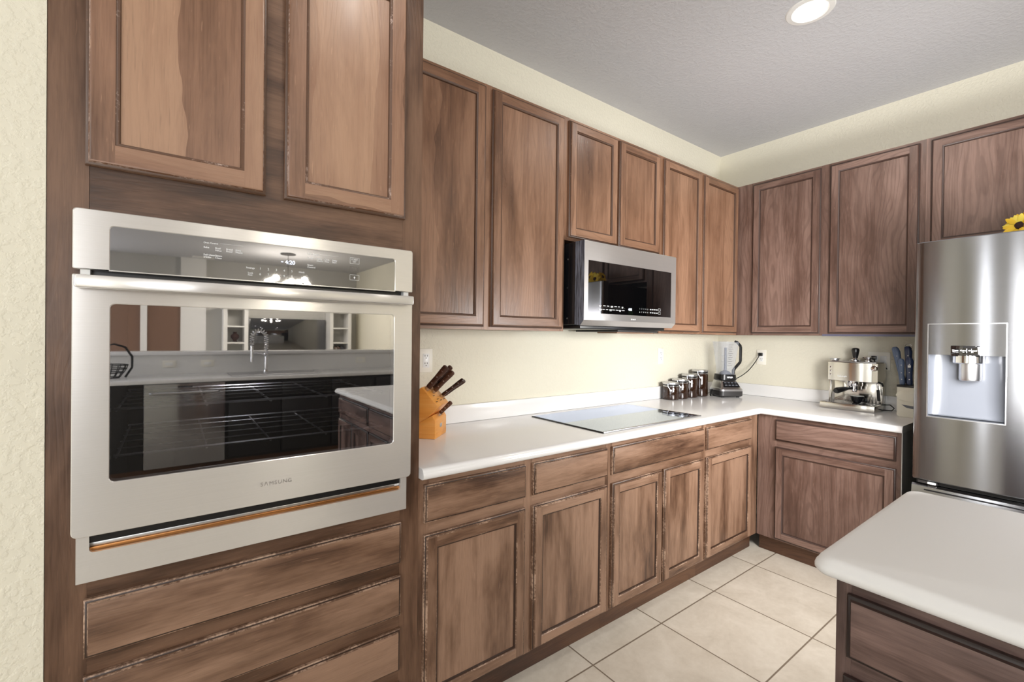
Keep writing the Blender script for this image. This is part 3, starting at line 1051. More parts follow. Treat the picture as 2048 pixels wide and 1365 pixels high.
# curved recess
b = MB(FB)
def rec(v, k):
    out = []
    for i in range(17):
        a = math.pi * i / 16
        c = -math.cos(a)
        s_ = math.sin(a)
        u = (DU0 + DU1) / 2 + (abs(c) ** 0.45) * (1 if c > 0 else -1) * (DU1 - DU0 - 0.008) / 2
        w = fxl(u) - 0.002 - (s_ ** 0.55) * k
        out.append((u, v, w))
    return out
b.loft([rec(RT, 0.064), rec(1.10, 0.062), rec(1.03, 0.052), rec(DV0 + 0.012, 0.044)], 'grey_plastic', closed=False)
fl = rec(DV0 + 0.012, 0.044)
b.poly(fl, 'grey_plastic')
b.loft([fl, [(p[0], DV0 + 0.003, fxl(p[0]) - 0.001) for p in fl]], 'grey_plastic', closed=False)
b.build('dispenser_recess', ld, smooth=40, rc=False)
b = MB(FB)
for (a0, a1, c0, c1) in ((DU0, DU0 + 0.004, DV0, DV1), (DU1 - 0.004, DU1, DV0, DV1), (DU0, DU1, DV0, DV0 + 0.004), (DU0, DU1, DV1 - 0.004, DV1)):
    for i in range(12):
        x0 = a0 + (a1 - a0) * i / 12
        x1 = a0 + (a1 - a0) * (i + 1) / 12
        if a1 - a0 < 0.01:
            if i:
                continue
            x0, x1 = a0, a1
        b.loft([[(x0, c0, fxl(x0) - 0.004), (x0, c1, fxl(x0) - 0.004), (x0, c1, fxl(x0) + 0.0015), (x0, c0, fxl(x0) + 0.0015)],
                [(x1, c0, fxl(x1) - 0.004), (x1, c1, fxl(x1) - 0.004), (x1, c1, fxl(x1) + 0.0015), (x1, c0, fxl(x1) + 0.0015)]], 'satin')
b.build('dispenser_frame', ld, smooth=20)
b = MB(FB)
b.box((1.5425, 1.284, 0.790), (1.6370, 1.332, 0.8165), 'mw_glass', 0.0015)
dd = b.build('dispenser_display', ld)
b = MB(FB)
for s_, u in (('Water', 1.558), ('Cubed', 1.584), ('Crushed', 1.613)):
    text_bm(b, s_, u, 1.3085, 0.8167, 0.0078, 'ink', 'CENTER', bold=0.0001)
for s_, u in (('Dispense', 1.558), ('Ice', 1.584), ('Ice', 1.613)):
    text_bm(b, s_, u, 1.3025, 0.8167, 0.0052, 'ink', 'CENTER')
b.build('display_lettering', dd)
b = MB(FB)
b.lathe((1.594, 1.252, 0.772), [(0.046, 0), (0.052, 0.004), (0.052, 0.036), (0.050, 0.0365)], 'chrome', 40, (0, 1, 0))
b.build('dispenser_nozzle', ld)
b = MB(FB)
b.lathe((1.600, 1.173, 0.772), [(0.026, 0), (0.035, 0.004), (0.037, 0.012), (0.037, 0.079)], 'satin', 40, (0, 1, 0))
b.build('dispenser_paddle', ld)

# magnets on the dark side of the refrigerator
mc = [(180, 40, 40), (235, 235, 225), (60, 100, 60), (220, 180, 60), (90, 90, 100), (150, 110, 80), (230, 225, 210), (60, 80, 140), (200, 120, 110), (240, 240, 240)]
for i, (x, z, r_) in enumerate([(-0.20, 1.52, 0.03), (-0.32, 1.45, 0.035), (-0.44, 1.56, 0.03), (-0.26, 1.33, 0.032), (-0.38, 1.30, 0.028), (-0.50, 1.40, 0.03), (-0.58, 1.52, 0.026), (-0.55, 1.24, 0.03), (-0.16, 1.38, 0.026), (-0.46, 1.18, 0.03)]):
    mm = plain('magnet_paint', mc[i], 0.4)
    b = MB()
    b.lathe((x, -RY0 - 0.0035, z), [(r_, 0), (r_, 0.004), (r_ * 0.8, 0.006), (r_ * 0.75, 0.0055)], mm, 20, (0, 1, 0))
    tag(b.build('fridge_magnet'), 'small round magnet on the dark side of the refrigerator', 'magnet', 'refrigerator magnets')

# sunflowers on top of the refrigerator
M['petal'] = plain('yellow_petal', (240, 196, 40), 0.5)
M['petal2'] = plain('light_petal', (244, 220, 84), 0.5)
M['seed'] = plain('brown_seed_disc', (52, 26, 20), 0.8)
M['stem'] = plain('green_stem', (70, 96, 40), 0.6)
M['basket'] = plain('wicker_pot', (120, 84, 54), 0.7)
sf = thing('sunflower_bouquet', 'yellow sunflowers in a low pot on top of the refrigerator', 'flowers', (-0.52, -1.86, 1.797))
b = MB()
b.lathe((-0.46, -1.86, 1.797), [(0.06, 0), (0.08, 0.02), (0.085, 0.05), (0.075, 0.052), (0.07, 0.03)], 'basket', 24)
b.build('pot', sf)


def flower(c, n, r):
    n = Vector(n).normalized()
    a = Vector((0, 0, 1))
    e1 = (a - n * a.dot(n)).normalized()
    e2 = n.cross(e1)
    c = Vector(c)
    b = MB()
    b.tube([c - n * 0.012, (c * 0.4 + Vector((-0.46, -1.86, 1.85)) * 0.6), (-0.46, -1.86, 1.83)], 0.004, 'stem', 6)
    h = b.build('flower_head', sf)
    p = MB()
    for layer in range(2):
        cnt = 17
        for k in range(cnt):
            th = 2 * math.pi * (k + 0.5 * layer) / cnt + random.uniform(-0.1, 0.1)
            d = e1 * math.cos(th) + e2 * math.sin(th)
            q = n.cross(d)
            rr = r * random.uniform(0.85, 1.08)
            tilt = random.uniform(-0.2, 0.25) + 0.15 * layer
            prev = None
            for t_, w_ in ((0.28, 0.006), (0.5, 0.0105), (0.75, 0.0095), (0.92, 0.005), (1.0, 0.0006)):
                ctr = c + d * rr * t_ + n * (tilt * 0.02 * t_ * 3 - 0.008 * t_ * t_)
                row = [p.v(tuple(ctr - q * w_)), p.v(tuple(ctr + n * 0.0015)), p.v(tuple(ctr + q * w_))]
                if prev:
                    p.face([prev[0], prev[1], row[1], row[0]], 'petal' if layer else 'petal2')
                    p.face([prev[1], prev[2], row[2], row[1]], 'petal' if layer else 'petal2')
                prev = row
    p.build('petals', h, smooth=60, rc=False)
    s_ = MB()
    s_.lathe(tuple(c + n * 0.002), [(r * 0.30, -0.006), (r * 0.31, 0.002), (r * 0.24, 0.008), (r * 0.1, 0.010)], 'seed', 18, tuple(n))
    s_.build('seed_disc', h)


for c, n, r in (((-0.560, -1.722, 1.880), (-1, 0.25, 0.15), 0.056), ((-0.535, -1.800, 1.905), (-1, -0.1, 0.5), 0.056), ((-0.470, -1.715, 1.905), (0.1, 1, 0.5), 0.052),
                ((-0.520, -1.900, 1.890), (-1, -0.6, 0.3), 0.055), ((-0.420, -1.800, 1.930), (0.2, 0.5, 1), 0.055), ((-0.400, -1.930, 1.900), (0.5, -1, 0.6), 0.055)):
    flower(c, n, r)

# ------------------------------------------------------------------ kitchen island
isl = thing('kitchen_island', 'dark brown island cabinet with a thick white top in front of the refrigerator', 'island', (-2.22, -2.36, 0))
IX0, IX1, IY0, IY1 = -2.540, -1.900, 1.658, 3.06


def FI(u, v, w):          # near long face of the island, looking towards -x
    return Vector((IX0 - w, -u, v))


b = MB()
b.box((IX0 + 0.02, -IY1, 0.1), (IX1, -IY0, 0.876), M['isle_v'])
b.build('carcass', isl)
b = MB()
b.box((IX0 + 0.075, -IY1 + 0.02, 0.001), (IX1 - 0.06, -IY0 - 0.02, 0.1), M['toe'])
b.build('toe_kick', isl)
frame(FI, isl, IY0, IY1, 0.1, 0.876, -0.02, 0.0, 'isle', [(IY0, IY0 + 0.026), (2.335, 2.375), (IY1 - 0.03, IY1)])
for a, c in ((1.679, 2.342), (2.368, 3.035)):
    drawer(FI, isl, a, c, 0.722, 0.847, 0.0004, 'isle')
for a, c in ((1.674, 2.000), (2.014, 2.342), (2.368, 2.695), (2.709, 3.035)):
    door(FI, isl, a, c, 0.115, 0.683, 0.0004, 'isle', 0.05)
b = MB()
prof = [(0.014, 0.0), (0.004, 0.003), (0.0, 0.010), (0.0, 0.016), (0.002, 0.0225), (0.004, 0.0245), (0.007, 0.031), (0.013, 0.0355), (0.021, 0.037)]
x0, x1, y0, y1 = -2.578, -1.866, -3.095, -1.622
rings = []
for d, h in prof:
    rings.append([(x, y, CB_ + h) for x, y in rrect(x0 + d, x1 - d, y0 + d, y1 - d, 0.030, 6)])
b.loft(rings, 'island_surface', 'island_surface', 'island_surface')
b.build('island_top', isl, smooth=50)

# ------------------------------------------------------------------ ceiling lights
for i, (x, y) in enumerate(CANS):
    lab = ['lit recessed ceiling light above the corner between cooktop and refrigerator', 'lit recessed ceiling light above the oven', 'lit recessed ceiling light above the island',
           'lit recessed ceiling light behind the camera', 'lit recessed ceiling light near the patio door', 'lit recessed ceiling light over the sink'][i]
    r = thing('recessed_light', lab, 'ceiling light', (x, y, ZC), 'recessed ceiling lights')
    b = MB()
    b.lathe((x, y, ZC - 0.0003), [(0.098, 0), (0.094, -0.004), (0.074, -0.006), (0.066, -0.001)], 'white', 48, cap=False)
    b.build('trim_ring', r)
    b = MB()
    b.lathe((x, y, ZC - 0.0012), [(0.066, 0), (0.066, -0.002), (0.03, -0.003)], 'lamp', 48)
    b.build('lens', r)

# ------------------------------------------------------------------ knife block
th = math.atan2(-0.72, 0.69)
FK = rotF(-2.742, -0.282, CT + 0.0005, th)      # local x = outward normal, y = away from camera, z up
M['beech'] = wood('orange_beech', True, (206, 128, 48), (226, 152, 68), (238, 176, 98), rough=0.35, board=0.4, blotch=0.3, cathedral=0.05, tint=0.2, pore=0.1)
kb = thing('knife_block', 'slanted orange wooden knife block at the end of the counter by the oven tower', 'knife block', (-2.80, -0.17, CT))
KW = 0.152
b = MB(FK)
b.prism([(-0.150, 0, 0.0), (0, 0, 0), (0, 0, 0.078), (-0.014, 0, 0.100), (-0.150, 0, 0.0)][:4] + [(-0.150, 0, 0.02)], (0, KW, 0), M['beech'], 0.003)
b.build('base', kb)
b = MB(FK)
b.prism([(-0.152, 0.003, 0.025), (-0.068, 0.003, 0.045 + 0.002), (0.011, 0.003, 0.138), (-0.063, 0.003, 0.218), (-0.200, 0.003, 0.100)], (0, KW - 0.006, 0), M['beech'], 0.003)
b.build('slotted_block', kb)
b = MB(FK)
b.box((0.0002, 0.062, 0.040), (0.0010, 0.088, 0.056), 'satin', 0.0003)
b.build('badge', kb)
b = MB(FK)
sd = Vector((0.074, 0, -0.080)).normalized()      # down the slotted face
nd = Vector((0.080, 0, 0.074)).normalized()
for t_, y_ in ((0.055, 0.038), (0.075, 0.05), (0.085, 0.02), (0.085, 0.075), (0.085, 0.115)):
    p = Vector((-0.063, 0, 0.218)) + sd * t_ + nd * 0.0003
    b.prism([(p.x, y_, p.z), (p.x + sd.x * 0.003, y_, p.z + sd.z * 0.003), (p.x + sd.x * 0.003, y_ + 0.022, p.z + sd.z * 0.003), (p.x, y_ + 0.022, p.z)], tuple(nd * 0.0003), 'slot')
for y_ in (0.075, 0.095, 0.115):
    b.box((-0.006, y_, 0.086), (-0.004, y_ + 0.003, 0.0885), 'slot')
b.build('knife_slots', kb)
M['knife_wood'] = wood('dark_knife_handle', True, (36, 18, 12), (60, 32, 22), (96, 62, 44), rough=0.28, tint=0.2)


def knife(label, p0, p1, y, wid=0.012, rad=0.0105):
    """p0 and p1 in the block's (x, z): where the handle leaves the block and where it ends."""
    a = Vector((p0[0], y, p0[1]))
    c = Vector((p1[0], y, p1[1]))
    d = (c - a).normalized()
    n_ = Vector((d.z, 0, -d.x))
    L_ = (c - a).length
    w0 = FK(a.x, a.y, a.z)
    r = thing('kitchen_knife', label, 'knife', tuple(w0), 'knives in the orange block')

    def sect(t_, h, w):
        q = a + d * t_
        return [tuple(q + n_ * (h * math.cos(2 * math.pi * i / 12)) + Vector((0, w * math.sin(2 * math.pi * i / 12), 0))) for i in range(12)]
    b = MB(FK)
    b.loft([sect(0.012, rad * 0.9, wid * 0.6), sect(0.02, rad, wid * 0.75), sect(L_ * 0.5, rad * 0.95, wid * 0.7), sect(L_ * 0.85, rad * 1.15, wid * 0.75), sect(L_ * 0.97, rad * 1.1, wid * 0.65), sect(L_, rad * 0.6, wid * 0.35)], M['knife_wood'], M['knife_wood'], M['knife_wood'])
    b.build('handle', r)
    b = MB(FK)
    b.loft([sect(0.001, rad * 0.85, wid * 0.5), sect(0.0118, rad * 0.9, wid * 0.6)], 'satin', 'satin', 'satin')
    b.build('bolster', r)
    b = MB(FK)
    for t_ in (0.3, 0.55, 0.8):
        q = a + d * (L_ * t_)
        b.lathe((q.x, q.y - wid * 0.72, q.z), [(0.003, 0), (0.003, wid * 1.44)], 'satin', 10, (0, 1, 0))
    b.build('rivet', r)


def face_pt(t_):
    p = Vector((-0.063, 0, 0.218)) + sd * t_
    return (p.x, p.z)


def kn(label, t_, y, L_, up_=0.0, rad=0.0105):
    p = face_pt(t_)
    d = (nd + Vector((-sd.x, 0, -sd.z)) * up_).normalized()
    knife(label, p, (p[0] + d.x * L_, p[1] + d.z * L_), y, 0.012, rad)


kn('dark knife with a steel-capped end nearest the top of the orange block', 0.018, 0.030, 0.135, 0.10, 0.0125)
kn('dark-handled knife at the far top slot of the orange block', 0.022, 0.085, 0.135, 0.10)
kn('dark-handled knife second from the top of the orange block', 0.040, 0.070, 0.130, 0.05)
kn('curved dark handle of scissors pushed into the orange block', 0.070, 0.112, 0.130, -0.10, 0.008)
kn('slim dark handle beside the scissors in the orange block', 0.074, 0.130, 0.128, -0.12, 0.008)
knife('dark steak knife in the lowest row of the orange block', (-0.006, 0.094), (0.052, 0.152), 0.058, 0.010, 0.0085)

# ------------------------------------------------------------------ canisters
def canister(label, x, y, h, r=0.0575):
    z = CT + 0.0005
    c = thing('canister', label, 'canister', (x, y, z), 'dark glass canisters')
    b = MB()
    b.lathe((x, y, z), [(r * 0.90, 0), (r * 0.98, 0.004), (r, 0.012), (r, h - 0.040), (r * 0.96, h - 0.034), (r * 0.95, h - 0.030)], 'jar_glass', 40)
    b.build('jar_body', c)
    b = MB()
    b.lathe((x, y, z + h - 0.030), [(r * 0.97, 0), (r * 0.99, 0.002), (r * 0.97, 0.005), (r * 0.9, 0.0055)], 'chrome', 40)
    b.lathe((x, y, z + h - 0.016), [(r * 0.9, -0.001), (r * 0.985, 0), (r * 1.02, 0.003), (r * 1.0, 0.012), (r * 0.8, 0.016), (r * 0.3, 0.0165)], 'satin', 40)
    b.build('lid', c)
    b = MB()
    b.lathe((x, y, z + h - 0.0245), [(r * 0.965, 0), (r * 0.965, 0.0085)], 'black', 40)
    b.build('seal_ring', c)
    a = math.radians(205)
    b = MB()
    dx, dy = math.cos(a), math.sin(a)
    px, py = -dy, dx
    pts = []
    for u, v, w in ((-0.010, -0.010, 1.03), (-0.008, -0.030, 1.06), (0.004, -0.048, 1.05), (0.010, -0.055, 1.04)):
        pts.append((x + dx * r * w + px * u, y + dy * r * w + py * u, z + h + v))
    b.tube(pts, 0.0022, 'chrome', 6)
    q = pts[-1]
    b.lathe((q[0], q[1], q[2] - 0.008), [(0.004, 0), (0.0085, 0.004), (0.0085, 0.01), (0.004, 0.014)], 'white_plastic', 14, (0, 0, 1))
    b.build('clamp_spoon', c)


for lab, px, h in (('shortest dark canister, nearest the cooktop', (-0.775, -0.080), 0.125), ('second shortest dark canister in the row of four', (-0.660, -0.081), 0.143),
                   ('second tallest dark canister in the row of four', (-0.540, -0.081), 0.172), ('tallest dark canister, next to the blender', (-0.405, -0.083), 0.200)):
    canister(lab, px[0], px[1], h)

# ------------------------------------------------------------------ blender
ba = math.atan2(-0.52, 0.85)
FBl = rotF(-0.253, -0.205, CT, ba)          # local x right, y back, z up ; front is -y
bl = thing('countertop_blender', 'black and silver blender with a clear pitcher in the counter corner', 'blender', (-0.253, -0.205, CT))


def rr(x0, x1, y0, y1, z, r):
    return [(p[0], p[1], z) for p in rrect(x0, x1, y0, y1, r, 4)]


b = MB(FBl)
b.loft([rr(-0.084, 0.084, -0.085, 0.085, 0.008, 0.025), rr(-0.090, 0.090, -0.092, 0.088, 0.014, 0.025), rr(-0.090, 0.090, -0.092, 0.088, 0.048, 0.025)], 'dark_grey', 'dark_grey', 'dark_grey')
b.loft([rr(-0.090, 0.090, -0.092, 0.088, 0.0482, 0.025), rr(-0.088, 0.088, -0.094, 0.086, 0.062, 0.025), rr(-0.082, 0.082, -0.088, 0.084, 0.070, 0.025)], 'satin', 'satin', 'satin')
b.loft([rr(-0.080, 0.080, -0.086, 0.084, 0.0702, 0.025), rr(-0.062, 0.062, -0.048, 0.080, 0.122, 0.022)], 'satin', 'satin', 'satin')
for x in (-0.06, 0.06):
    for y in (-0.06, 0.06):
        b.lathe((x, y, 0.0005), [(0.012, 0), (0.012, 0.0076)], 'blackm', 12)
b.build('motor_base', bl)
b = MB(FBl)
def slope(x, t_, o=0.0):
    return (x, -0.0866 + 0.038 * t_ - o, 0.0705 + 0.0505 * t_ + o * 0.7)
b.poly([slope(-0.066, 0.12, 0.0006), slope(0.066, 0.12, 0.0006), slope(0.054, 0.92, 0.0006), slope(-0.054, 0.92, 0.0006)], 'black')
for r_ in range(2):
    for k in range(4):
        xx = -0.048 + k * 0.027
        tt = 0.32 + r_ * 0.34
        b.poly([slope(xx, tt, 0.0016), slope(xx + 0.018, tt, 0.0016), slope(xx + 0.018, tt + 0.14, 0.0016), slope(xx, tt + 0.14, 0.0016)], 'grey_plastic')
b.build('button_panel', bl)
b = MB(FBl)
b.loft([rr(-0.062, 0.062, -0.052, 0.078, 0.1222, 0.03), rr(-0.066, 0.066, -0.056, 0.078, 0.130, 0.03), rr(-0.062, 0.062, -0.052, 0.075, 0.168, 0.03)], 'black', 'black', 'black')
co = b.build('collar', bl)
b = MB(rotF(-0.253, -0.205, CT, ba))
class _: pass
def FN(u, v, w):
    return FBl(u, -0.0552 - w, v)
b = MB(FN)
text_bm(b, 'NINJA', 0, 0.143, 0.0, 0.017, 'ink', 'CENTER', bold=0.0006)
b.build('logo', co)
b = MB(FBl)
b.loft([rr(-0.055, 0.055, -0.046, 0.066, 0.1685, 0.03), rr(-0.056, 0.056, -0.047, 0.067, 0.230, 0.03)], 'clear', 'black')
b.loft([rr(-0.056, 0.056, -0.047, 0.067, 0.2302, 0.03), rr(-0.076, 0.076, -0.066, 0.080, 0.410, 0.03), rr(-0.080, 0.076, -0.070, 0.080, 0.416, 0.03)], 'clear')
pi_ = b.build('pitcher', bl)
b = MB(FBl)
b.lathe((0, 0.01, 0.1700), [(0.045, 0), (0.030, 0.020), (0.010, 0.028), (0.008, 0.20)], 'grey_plastic', 20)
for z in (0.205, 0.26, 0.31):
    b.box((-0.034, 0.004, z), (0.034, 0.016, z + 0.002), 'satin')
b.build('blade_stack', pi_)
b = MB(FBl)
for k in range(11):
    z = 0.235 + k * 0.0155
    y = -0.047 - (z - 0.23) / 0.18 * 0.019 - 0.0008
    wd = 0.018 if k % 2 == 0 else 0.011
    b.poly([(-wd, y, z), (wd, y, z), (wd, y, z + 0.0018), (-wd, y, z + 0.0018)], 'dark_grey')
b.build('measure_marks', pi_)
b = MB(FBl)
b.tube([(0.070, 0, 0.418), (0.088, 0, 0.412), (0.112, 0, 0.386), (0.116, 0, 0.372), (0.116, 0, 0.272), (0.112, 0, 0.258), (0.070, 0, 0.212), (0.060, 0, 0.196), (0.060, 0, 0.170)], [0.009, 0.010, 0.010, 0.010, 0.010, 0.010, 0.011, 0.012, 0.012], 'black', 10)
b.build('handle', bl)
b = MB(FBl)
b.tube([(-0.070, 0.05, 0.06), (-0.105, 0.02, 0.035), (-0.125, -0.01, 0.012), (-0.118, 0.0, 0.006)], 0.006, 'blackm', 8)
b.build('side_latch', bl)
b = MB()
pl = Vector((-0.014, -0.340, 1.240))
b.box((-0.030, -0.365, 1.222), (-0.0085, -0.337, 1.246), 'black', 0.004)
b.build('power_plug', bl)
b = MB()
st = FBl(0.05, 0.085, 0.10)
pts = []
P0, P1, P2, P3 = st, Vector((-0.06, -0.25, 1.05)), Vector((-0.05, -0.30, 1.12)), Vector((-0.026, -0.345, 1.225))
for i in range(15):
    t_ = i / 14
    pts.append(P0 * (1 - t_) ** 3 + P1 * 3 * t_ * (1 - t_) ** 2 + P2 * 3 * t_ * t_ * (1 - t_) + P3 * t_ ** 3)
b.tube(pts, 0.0032, 'blackm', 8)
b.build('power_cord', bl)

# ------------------------------------------------------------------ espresso machine
em = thing('espresso_machine', 'stainless espresso machine on the counter beside the refrigerator', 'coffee machine', (-0.14, -0.98, CT))
M['em_steel'] = steel('espresso_steel', (212, 208, 200), 0.18, 0.6)
b = MB(FB)
b.box((0.833, CT + 0.001, 0.030), (1.122, CT + 0.040, 0.255), 'em_steel', 0.003)
dt = b.build('drip_tray', em)
b = MB(FB)
for i in range(14):
    b.box((0.85 + i * 0.0185, CT + 0.0402, 0.05), (0.86 + i * 0.0185, CT + 0.0420, 0.245), 'chrome')
b.box((0.842, CT + 0.0402, 0.045), (1.113, CT + 0.0408, 0.25), 'dark_grey')
b.build('drip_grid', dt)
b = MB(FB)
b.box((0.862, CT + 0.042, 0.030), (1.118, 1.094, 0.085), 'em_steel', 0.002)
b.box((0.862, CT + 0.042, 0.160), (0.874, 1.094, 0.185), 'em_steel', 0.002)
b.build('back_column', em)
b = MB(FB)
# head: bowed front panel
ns = 12
f_ = [(0.888 + 0.205 * i / ns, 0.200 + 0.012 * math.sin(math.pi * i / ns)) for i in range(ns + 1)]
outline = [(0.860, 0.030), (0.860, 0.196), (0.886, 0.200)] + f_ + [(1.094, 0.198), (1.120, 0.192), (1.120, 0.030)]
b.loft([[(u, 1.094, w) for u, w in outline], [(u, 1.2080, w) for u, w in outline]], 'em_steel', 'satin', 'em_steel')
b.box((0.868, 1.2082, 0.035), (1.112, 1.2160, 0.190), 'satin', 0.003)
b.build('head', em, smooth=30)
b = MB(FB)
for v in (1.128, 1.152, 1.176):
    b.lathe((0.873, v, 0.1985), [(0.006, 0), (0.0055, 0.003), (0.001, 0.0035)], 'chrome', 14, (0, 0, 1))
b.build('button', em)
b = MB(FB)
def FE(u, v, w):
    return FB(u, v, w + 0.200 + 0.012 * math.sin(math.pi * max(0, min(1, (u - 0.888) / 0.205))))
b = MB(FE)
text_bm(b, 'DeLonghi', 0.915, 1.117, 0.0006, 0.0135, 'ink', 'LEFT', bold=0.0002)
b.build('logo', em)
b = MB(FB)
b.lathe((0.990, 1.060, 0.145), [(0.040, 0), (0.042, 0.004), (0.042, 0.033)], 'chrome', 30, (0, 1, 0))
b.build('brew_group', em)
b = MB(FB)
b.lathe((0.990, 1.036, 0.145), [(0.030, 0), (0.036, 0.003), (0.036, 0.023)], 'chrome', 30, (0, 1, 0))
b.tube([(0.990, 1.048, 0.17), (0.972, 1.046, 0.215)], 0.008, 'black', 10)
b.tube([(0.972, 1.046, 0.215), (0.962, 1.043, 0.245), (0.944, 1.036, 0.302), (0.940, 1.034, 0.314)], [0.011, 0.015, 0.019, 0.014], 'black', 14)
b.tube([(0.984, 1.036, 0.145), (0.984, 1.022, 0.150)], 0.006, 'chrome', 8)
b.tube([(0.998, 1.036, 0.145), (0.998, 1.022, 0.150)], 0.006, 'chrome', 8)
b.build('portafilter', em)
b = MB(FB)
b.lathe((1.108, 1.180, 0.194), [(0.017, 0), (0.017, 0.022), (0.013, 0.028), (0.002, 0.029)], 'chrome', 24, (0, 0, 1))
b.build('steam_knob', em)
b = MB(FB)
b.tube([(1.112, 1.100, 0.16), (1.118, 1.085, 0.185), (1.124, 1.05, 0.195)], 0.005, 'chrome', 8)
b.tube([(1.124, 1.05, 0.195), (1.128, 1.00, 0.198), (1.130, 0.985, 0.198)], 0.008, 'blackm', 10)
b.tube([(1.118, 1.095, 0.165), (1.136, 1.085, 0.165), (1.140, 1.07, 0.165)], 0.006, 'blackm', 8)
b.build('steam_wand', em)
b = MB(FB)
b.lathe((0.880, 1.2162, 0.145), [(0.020, 0), (0.023, 0.004), (0.023, 0.010), (0.030, 0.012), (0.030, 0.015), (0.002, 0.016)], 'satin', 24, (0, 1, 0))
b.build('filler_knob', em)
b = MB(FB)
b.box((1.043, 1.228, 0.0085), (1.068, 1.252, 0.030), 'black', 0.003)
b.tube([(1.058, 1.23, 0.026), (1.062, 1.215, 0.026), (1.075, 1.205, 0.022), (1.10, 1.195, 0.016), (1.122, 1.17, 0.012)], 0.003, 'blackm', 8)
b.build('power_plug', em)
b = MB(FB)
b.tube([(1.122, CT + 0.035, 0.06), (1.155, CT + 0.040, 0.075), (1.176, CT + 0.022, 0.08), (1.165, CT + 0.006, 0.085), (1.122, CT + 0.005, 0.10)], 0.003, 'blackm', 8)
b.build('power_cord', em)
# things standing on it
tp = thing('coffee_tamper', 'black-handled tamper standing on top of the espresso machine', 'tamper', tuple(FB(0.985, 1.2165, 0.12)))
b = MB(FB)
b.lathe((0.985, 1.2165, 0.12), [(0.028, 0), (0.029, 0.002), (0.029, 0.010), (0.012, 0.016), (0.011, 0.020)], 'chrome', 28, (0, 1, 0))
b.build('steel_base', tp)
b = MB(FB)
b.lathe((0.985, 1.2368, 0.12), [(0.013, 0), (0.014, 0.006), (0.019, 0.034), (0.0215, 0.050), (0.0190, 0.060), (0.011, 0.065), (0.002, 0.066)], 'black', 28, (0, 1, 0))
b.build('handle', tp)
b = MB(FB)
b.lathe((1.052, 1.2165, 0.11), [(0.022, 0), (0.022, 0.006), (0.012, 0.010), (0.014, 0.018), (0.032, 0.022), (0.034, 0.028), (0.030, 0.0275), (0.010, 0.022)], 'chrome', 28, (0, 1, 0))
tag(b.build('filter_basket'), 'small round steel filter basket beside the tamper on the espresso machine', 'coffee filter')
b = MB(FB)
cupc = (1.010, CT + 0.0425, 0.165)
b.lathe(cupc, [(0.018, 0), (0.021, 0.001), (0.027, 0.010), (0.034, 0.035), (0.036, 0.044), (0.034, 0.044), (0.031, 0.034), (0.020, 0.008)], 'case', 30, (0, 1, 0))
cup = tag(b.build('espresso_cup'), 'small black cup with a light rim on the drip tray of the espresso machine', 'cup')
b = MB(FB)
b.lathe((cupc[0], cupc[1] + 0.0441, cupc[2]), [(0.0342, 0), (0.0362, 0), (0.0362, 0.0012), (0.0342, 0.0012)], 'white_plastic', 30, (0, 1, 0))
b.build('rim', cup)
b = MB(FB)
b.tube([(cupc[0] + 0.032, cupc[1] + 0.036, cupc[2] + 0.006), (cupc[0] + 0.050, cupc[1] + 0.034, cupc[2] + 0.010), (cupc[0] + 0.050, cupc[1] + 0.018, cupc[2] + 0.010), (cupc[0] + 0.028, cupc[1] + 0.012, cupc[2] + 0.004)], 0.004, 'case', 8)
b.build('handle', cup)

# ------------------------------------------------------------------ holder with blue-handled knives
M['blue'] = plain('navy_handle', (44, 58, 92), 0.3)
M['blue2'] = plain('slate_blue_handle', (92, 110, 140), 0.35)
M['cream_pl'] = plain('cream_plastic', (226, 222, 206), 0.3)
kh = thing('knife_holder', 'cream box-shaped holder of blue-handled knives beside the refrigerator', 'knife block', (-0.16, -1.27, CT))
b = MB(FB)
pts = [(p[0], CT + 0.001 + p[1]) for p in rrect(1.231, 1.338, 0.0, 0.170, (0.014, 0.014, 0.003, 0.003), 4)]
b.prism([(u, v, 0.12) for u, v in pts], (0, 0, 0.148), 'cream_pl')
b.build('holder_body', kh)
b = MB(FB)
b.box((1.229, CT + 0.1715, 0.118), (1.340, CT + 0.184, 0.270), 'black', 0.002)
b.build('slotted_top', kh)
b = MB(FB)
pp = [(1.226, 0.125), (1.236, 0.142), (1.262, 0.152), (1.31, 0.156), (1.339, 0.154), (1.339, 0.085), (1.31, 0.090), (1.25, 0.096), (1.236, 0.106)]
b.prism([(u, CT + v, 0.2682) for u, v in pp], (0, 0, 0.006), 'cream_pl', 0.001)
b.build('front_flap', kh)
b = MB(FB)
b.prism([(u, CT + v, 0.2683) for u, v in ((1.252, 0.072), (1.272, 0.056), (1.31, 0.050), (1.337, 0.052), (1.337, 0.066), (1.29, 0.068))], (0, 0, 0.001), 'grey_plastic')
b.build('finger_notch', kh)
ZT = CT + 0.1845



